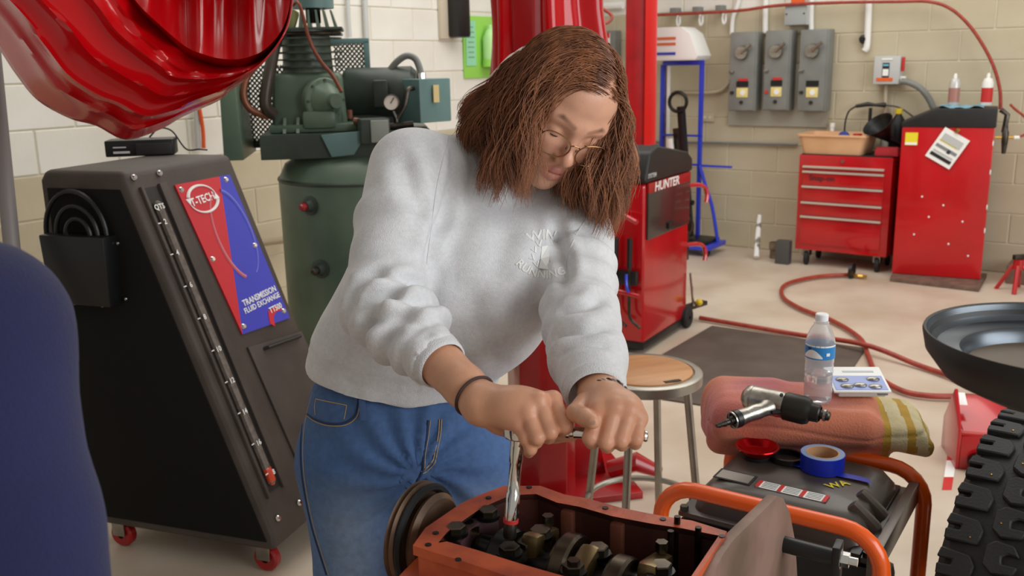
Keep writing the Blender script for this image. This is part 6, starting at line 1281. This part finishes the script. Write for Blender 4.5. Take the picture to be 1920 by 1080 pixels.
# hair ----------------------------------------------------------------
def build_hair():
    rg = np.random.default_rng(11); pts, cols = [], []
    def skull(u):  # unit direction to scalp point (local)
        return np.array([0, -.018, .03])+u*np.array([.0765, .0975, .0845])
    def bez(p0, p1, p2, p3, n=20):
        t = np.linspace(0, 1, n)[:, None]; return (1-t)**3*p0+3*(1-t)**2*t*p1+3*(1-t)*t*t*p2+t**3*p3
    def pushout(Wp, off):
        L = w2h(Wp)
        for c, r in (((0, -.018, .03), (.0755, .0965, .0835)), ((0, .022, -.035), (.062, .058, .085)), ((0, -.03, -.09), (.055, .055, .08))):
            c = np.array(c); r = np.array(r)+off; q = (L-c)/r; m = np.linalg.norm(q, axis=1); f = m < 1; L[f] = c+(q[f]/np.maximum(m[f], .05)[:, None])*r
        return h2w(L)
    Lb = np.array([(1006, 398, 1.40), (985, 392, 1.395), (960, 384, 1.40), (930, 374, 1.41), (905, 352, 1.43), (888, 320, 1.455), (874, 285, 1.48), (860, 240, 1.50)], float)
    Rb = np.array([(1176, 395, 1.50), (1168, 430, 1.49), (1150, 452, 1.48), (1125, 440, 1.475), (1100, 425, 1.475), (1070, 405, 1.485), (1045, 385, 1.50)], float)
    def lerp(Tb, s): x = s*(len(Tb)-1); i = min(int(x), len(Tb)-2); return Tb[i]*(1-(x-i))+Tb[i+1]*(x-i)
    part = .028*HS; S_ = []
    n_try = 0
    while len(S_) < 8200 and n_try < 90000:
        n_try += 1; u = rg.normal(size=3); u /= np.linalg.norm(u); r = skull(u)
        if r[2] < -.03 and r[1] > -.05: continue
        if r[1] > .028 and r[2] < .074-.25*max(0, abs(r[0]-.01)-.03): continue
        if r[1] > .0 and r[2] < .01: continue
        clump = rg.integers(0, 46); lay = rg.random()
        left = r[0] < part+.006*math.sin(r[1]*80)
        if left:
            fr = np.clip((r[1]+.11)/.19, 0, 1); s = np.clip(1-fr+rg.normal()*.13, 0, 1)
            if r[0] > -.02 and r[1] > 0: s = np.clip(rg.beta(1.2, 2.2)*.95, 0, 1)
            tip = lerp(Lb, s); cut = rg.random()**2*.28; cl = np.random.default_rng(int(s*22)*7+3).normal(size=3)
            tip = tip+np.array([cl[0]*8, cl[1]*12, cl[2]*.012])+rg.normal(size=3)*np.array([6, 8, .012]); tip[2] += lay*.07
            P0_ = h2w(r); T_ = A(*tip)
            tan = np.array([-1., -.25+(.55 if r[1] > .04 else 0)*.0, 0]); nrm = (r-np.array([0, -.018, .03]))/np.array([.0765, .0975, .0845])**2; nrm /= np.linalg.norm(nrm); tan = tan-nrm*(tan@nrm); tan /= np.linalg.norm(tan)+1e-6
            fl = (.09 if r[0] > -.03 else .045)*(1-.35*s); p1 = h2w(r+tan*fl+nrm*.012); topx = T_+np.array([0, 0, (.12+.03*rg.random())*(1-s)+.012*s])+(P0_-T_)*(.16+.30*s)+np.array([-.03, 0, 0])*(1-s)+np.array([-.012, 0, 0])
            p2 = topx
        else:
            s = np.clip((.06-r[1])/.16+rg.normal()*.12, 0, 1); tip = lerp(Rb, s); cl = np.random.default_rng(int(s*18)*5+101).normal(size=3)
            tip = tip+np.array([cl[0]*7, cl[1]*10, cl[2]*.012])+rg.normal(size=3)*np.array([5, 8, .012]); tip[2] += lay*.05
            P0_ = h2w(r); T_ = A(*tip); nrm = (r-np.array([0, -.018, .03]))/np.array([.0765, .0975, .0845])**2; nrm /= np.linalg.norm(nrm); tan = np.array([1., -.15, -.2]); tan = tan-nrm*(tan@nrm); tan /= np.linalg.norm(tan)+1e-6
            p1 = h2w(r+tan*.045+nrm*.012); p2 = T_+np.array([.01*(1-s)+.004, 0, .15])
            cut = rg.random()**2*.25
        c = bez(P0_, p1, p2, T_, 26)
        m = int(26*(1-cut)); c = c[:m]; c = pushout(c, .003+.013*lay)
        t = np.linspace(0, 1-cut, len(c)); ph = np.random.default_rng(int(s*24)+(0 if left else 500)).uniform(0, 6.3); am = (.0085*t**1.1+.001)[:, None]*rg.uniform(.85, 1.15)
        c = c+am*(np.sin(t*17+ph)[:, None]*rt+np.cos(t*14+ph*1.7)[:, None]*.6*fw)+(.0022*t)[:, None]*rg.normal(size=3)
        S_.append((c, .00062*rg.uniform(.7, 1.4)))
    # a few flyaway wisps
    V, Fq, n0 = [], [], 0
    ns = 3
    for c, r in S_:
        m = len(c)
        if m < 4: continue
        # keep strands above the cloth
        tg = np.gradient(c, axis=0); tg /= np.linalg.norm(tg, axis=1)[:, None]+1e-9; x = np.cross(tg, fw); x /= np.linalg.norm(x, axis=1)[:, None]+1e-9; y = np.cross(tg, x)
        rr = r*np.clip(np.minimum(1, (1-np.linspace(0, 1, m))*4+.25), 0, 1)
        ang = np.arange(ns)*2*math.pi/ns; ringp = c[:, None]+rr[:, None, None]*(np.cos(ang)[None, :, None]*x[:, None]+np.sin(ang)[None, :, None]*y[:, None]); V.append(ringp.reshape(-1, 3))
        i = np.arange(m-1)[:, None]*ns; kk = np.arange(ns)[None]; q = np.stack([i+kk, i+(kk+1) % ns, i+ns+(kk+1) % ns, i+ns+kk], -1).reshape(-1, 4)+n0; Fq.append(q); n0 += m*ns
    V = np.vstack(V); Fq = np.vstack(Fq)
    # underlying hair mass
    s = SDF(HC-np.array([.30, .2, .30]), HC+np.array([.22, .2, .16]), .005)
    R3 = HM; s.ell(h2w((0, -.024, .034)), np.array((.0755, .0945, .0835))*HS, R3, .01)
    lines = [[(1000, 120, 1.56), (975, 230, 1.52), (985, 375, 1.49)], [(985, 130, 1.58), (945, 235, 1.54), (948, 365, 1.49)], [(975, 140, 1.61), (925, 220, 1.58), (912, 340, 1.53)], [(975, 130, 1.64), (905, 200, 1.62), (885, 270, 1.60)], [(1170, 190, 1.60), (1172, 300, 1.585), (1160, 410, 1.57)], [(1160, 250, 1.63), (1140, 320, 1.59), (1115, 405, 1.56)], [(1120, 300, 1.62), (1095, 340, 1.6), (1075, 385, 1.57)]]
    for i, l in enumerate(lines):
        p = [A(q[0], q[1], q[2]-.055) for q in l]; p[2] = p[1]*.35+p[2]*.65; s.chain(p, [.03, .026, .006] if i < 4 else [.010, .018, .006], .02)
    s.cap(h2w((0, -.075, .0)), h2w((0, -.075, -.085)), .05, .045, .03); s.cap(h2w((0, -.075, -.085)), NB+np.array([0, .045, .02]), .04, .03, .03)
    # keep the face clear
    s.ell(h2w((0, .075, -.02)), np.array((.054, .06, .098))*HS, R3, .006, 's')
    V2, Q2 = s.surf(); V2 = relax(V2, Q2, 2)
    Vall = np.vstack([V2, V]); Qall = np.vstack([orient(V2, Q2), Fq+len(V2)])
    me = np_mesh('hair', Vall-ORG, Qall, [m_hair]); h = link('hair', me, None, woman); h['label'] = 'shoulder-length wavy brown hair'
build_hair()

# glasses --------------------------------------------------------------
g = T('glasses', '', ''); del g['label'], g['category']; g.parent = woman; g.location = (0, 0, 0)
def lens_pts(x, n=36):
    out = []
    for a in np.linspace(0, 2*math.pi, n, endpoint=False):
        ca, sa = math.cos(a), math.sin(a); w_, h_ = .0265, .0215 if sa < 0 else .0185
        X_ = x*.0335+w_*np.sign(ca)*abs(ca)**.85; Z_ = -.0125+h_*np.sign(sa)*abs(sa)**.85+.003*x*ca*(1 if sa > 0 else 0); out.append((X_, .1035-3.2*(X_)**2-.0+.10*Z_*0, Z_))
    return np.array(out)
for x in (-1, 1):
    lp = h2w(lens_pts(x))-ORG; P('lens_rim', MB().tube(lp, .0011, 8, closed=True), m_gold2, g)
    n = len(lp); ctr = lp.mean(0); off = (h2w((0, .0008, 0))-h2w((0, 0, 0))); mb = MB(); mb.add(list(lp)+[ctr]+list(lp+off)+[ctr+off], [(i, (i+1) % n, n) for i in range(n)]+[(n+1+(i+1) % n, n+1+i, 2*n+1) for i in range(n)]+[(i, n+1+i, n+1+(i+1) % n, (i+1) % n) for i in range(n)]); P('lens', mb, m_glass, g)
    P('temple_arm', MB().tube(h2w([(x*.0595, .0915, -.004), (x*.064, .085, -.002), (x*.073, .045, .002), (x*.078, .0, .004), (x*.078, -.02, -.01)])-ORG, [.0016, .0018, .0014, .0014, .0016], 8), m_gold2, g)
    P('nose_pad', MB().tube(h2w([(x*.0105, .1005, -.011), (x*.0095, .096, -.013), (x*.0092, .095, -.017)])-ORG, [.0006, .0016, .0018], 8), m_alum, g)
P('bridge', MB().tube(h2w([(-.0085, .1025, -.006), (-.004, .1045, -.003), (.004, .1045, -.003), (.0085, .1025, -.006)])-ORG, .0011, 8), m_gold2, g)
# wrist bands
def band(c, d, r, tr, mat, name, twist=0):
    d = d/np.linalg.norm(d); x, y, _ = basis(d); n = 48; pts = [c+(x*math.cos(a)+y*math.sin(a))*(r+twist*math.sin(a*14)) + d*twist*math.cos(a*14)-ORG for a in np.linspace(0, 2*math.pi, n if not twist else 120, endpoint=False)]; P(name, MB().tube(pts, tr, 8, closed=True), mat, woman)
band(EL_+(A(905, 757, 1.205)-EL_)*.93, WL-EL_, .0283, .0022, m_tie, 'hair_tie'); bc = A(1127, 742, 1.205); band(bc+np.array([.005, -.012, -.003]), A(1150, 775, 1.15)-bc, .0285, .0015, M('bracelet_cord', (50, 50, 54), .6), 'bracelet', .0016); band(bc+np.array([.005, -.012, -.003]), A(1150, 775, 1.15)-bc, .0285, .0013, M('bracelet_chain', (170, 170, 170), .35, .8), 'bracelet', -.0016)

# ------------------------------------------------------------------ ratchet with long extension
rb = zp(955, 1008, EZ+.0); rtop = A(972, 812, 1.182)
rw = T('ratchet_wrench', 'chrome ratchet with long extension held in both hands', 'ratchet', rb)
ax = rtop-rb; Lr = np.linalg.norm(ax); ax /= Lr
P('socket', MB().lathe([(0, .0), (.0075, .0), (.0085, .003), (.0085, .016), (.0072, .022), (0, .022)], (0, 0, 0), ax, 24), m_dsteel, rw); P('red_band', MB().lathe([(.0082, .021), (.0098, .021), (.0098, .0255), (.0082, .0255)], (0, 0, 0), ax, 24, close=True), m_redink, rw)
P('extension', MB().lathe([(.0088, .0255), (.0088, .060), (.0076, .062), (.0076, .100), (.0088, .102), (.0088, .130), (.0066, .133), (.0062, Lr-.02), (.009, Lr-.015), (.009, Lr)], (0, 0, 0), ax, 24), m_chrome, rw)
h0, h1 = A(975, 806, 1.18), A(1214, 818, 1.150); hv = h1-h0; Lh = np.linalg.norm(hv); hv /= Lh
P('ratchet_head', MB().lathe([(0, -.012), (.017, -.012), (.019, -.009), (.019, .009), (.017, .012), (0, .012)], rtop-rb+ax*.006, ax, 28), m_chrome, rw)
P('handle', MB().lathe([(.0055, .0), (.0055, Lh*.36), (.0075, Lh*.37), (.0075, Lh*.39), (.0058, Lh*.40), (.0058, Lh*.42), (.0072, Lh*.43), (.0072, Lh*.96), (.006, Lh*.965), (.0072, Lh*.985), (.006, Lh), (0, Lh+.001)], h0-rb, hv, 20), m_chrome, rw)

# ------------------------------------------------------------------ bystander in navy at the left edge
def build_bystander():
    o = np.array([-.62, .80, 0]); s = SDF((-.40, -.40, 0), (.42, .40, 1.50), .010)
    sh = px(-62, 632, .76)-o; el = px(18, 1010, .72)-o; el2 = el+(el-sh)*.35; wr = el2+np.array([.0, .03, -.22])
    c = np.array([-.02, 0, 0]); s.ell(c+[0, 0, 1.12], (.17, .12, .26), None, .05); s.ell(c+[0, 0, .9], (.16, .12, .12), None, .05); s.cap(c+[-.13, 0, 1.28], sh, .07, .07, .05)
    s.cap(sh, el, .075, .064, .03); s.cap(el, el2, .064, .058, .03); s.cap(el2, wr, .054, .042, .03); s.cap(c+[-.17, 0, 1.29], c+[-.24, .03, 1.0], .06, .055, .03); s.cap(c+[-.24, .03, 1.0], c+[-.2, .22, .95], .052, .042, .03)
    V, Q = s.surf(); V = relax(V, Q, 2); Q = orient(V, Q); N = vnormals(V, Q); V = V+N*(.006*vnoise(V*np.array([1, 1, .6]), 16, 2))[:, None]
    t = T('person', 'bystander in navy sweatshirt at the left edge, seen from behind', 'person', o)
    link('sweatshirt', np_mesh('sweatshirt', V, Q, [m_navy]), None, t)
    s = SDF((-.3, -.3, 0), (.3, .3, .95), .01)
    for x in (-.1, .08): s.cap(c+[x, 0, .85], c+[x, -.01, .46], .09, .06, .03); s.cap(c+[x, -.01, .46], c+[x, .02, .09], .06, .045, .02)
    V, Q = s.surf(); link('trousers', np_mesh('trousers', V, orient(V, Q), [M('trousers_dark', (44, 46, 56), .9)]), None, t)
    for x in (-.1, .08): P('shoe', MB().sph(c+np.array([x, .07, .04]), .1, 14, (.45, 1.25, .42)), m_rubber, t)
    s = SDF((-.25, -.2, 1.2), (.2, .25, 1.75), .006); hc = c+np.array([-.04, .02, 1.55]); s.ell(hc+[0, -.01, .03], (.075, .095, .085), None, .02); s.ell(hc+[0, .035, -.03], (.058, .05, .07), None, .03); s.cap(hc+[0, .08, 0], hc+[0, .1, -.035], .008, .011, .012)
    for x in (-1, 1): s.ell(hc+[x*.076, -.01, 0], (.008, .018, .028), None, .01); s.ell(hc+[x*.03, .098, 0], (.017, .015, .011), None, .01, 's')
    s.cap(hc+[0, -.02, -.06], c+[-.02, 0, 1.32], .055, .062, .02); V, Q = s.surf(); me = np_mesh('body', V, orient(V, Q), [m_skin]); set_col(me, np.tile(L3((202, 148, 120)), (len(V), 1))); link('body', me, None, t)
    s = SDF((-.25, -.25, 1.3), (.2, .25, 1.78), .007); s.ell(hc+[0, -.018, .036], (.083, .102, .092), None, .01); s.ell(hc+[0, .09, -.02], (.07, .07, .09), None, .01, 's'); V, Q = s.surf(); link('hair', np_mesh('hair', V, orient(V, Q), [m_hair]), None, t)
    for w_ in (wr, c+np.array([-.2, .22, .95])):
        s = SDF(w_-.12, w_+.14, .005); s.cap(w_-[0, .03, 0], w_+[0, .06, -.01], .03, .03, .01)
        for k in range(4): b = w_+np.array([(k-1.5)*.019, .08, -.01]); s.chain([b, b+[0, .035, -.012], b+[0, .045, -.04], b+[0, .03, -.055]], [.0095, .009, .0085, .0075], .004)
        s.chain([w_+np.array([.03, .03, -.01]), w_+np.array([.05, .06, -.03]), w_+np.array([.04, .09, -.04])], [.012, .0105, .009], .006)
        V, Q = s.surf(); me = np_mesh('hand', V, orient(V, Q), [m_skin]); set_col(me, np.tile(L3((202, 148, 120)), (len(V), 1))); link('hand', me, None, t)
build_bystander()
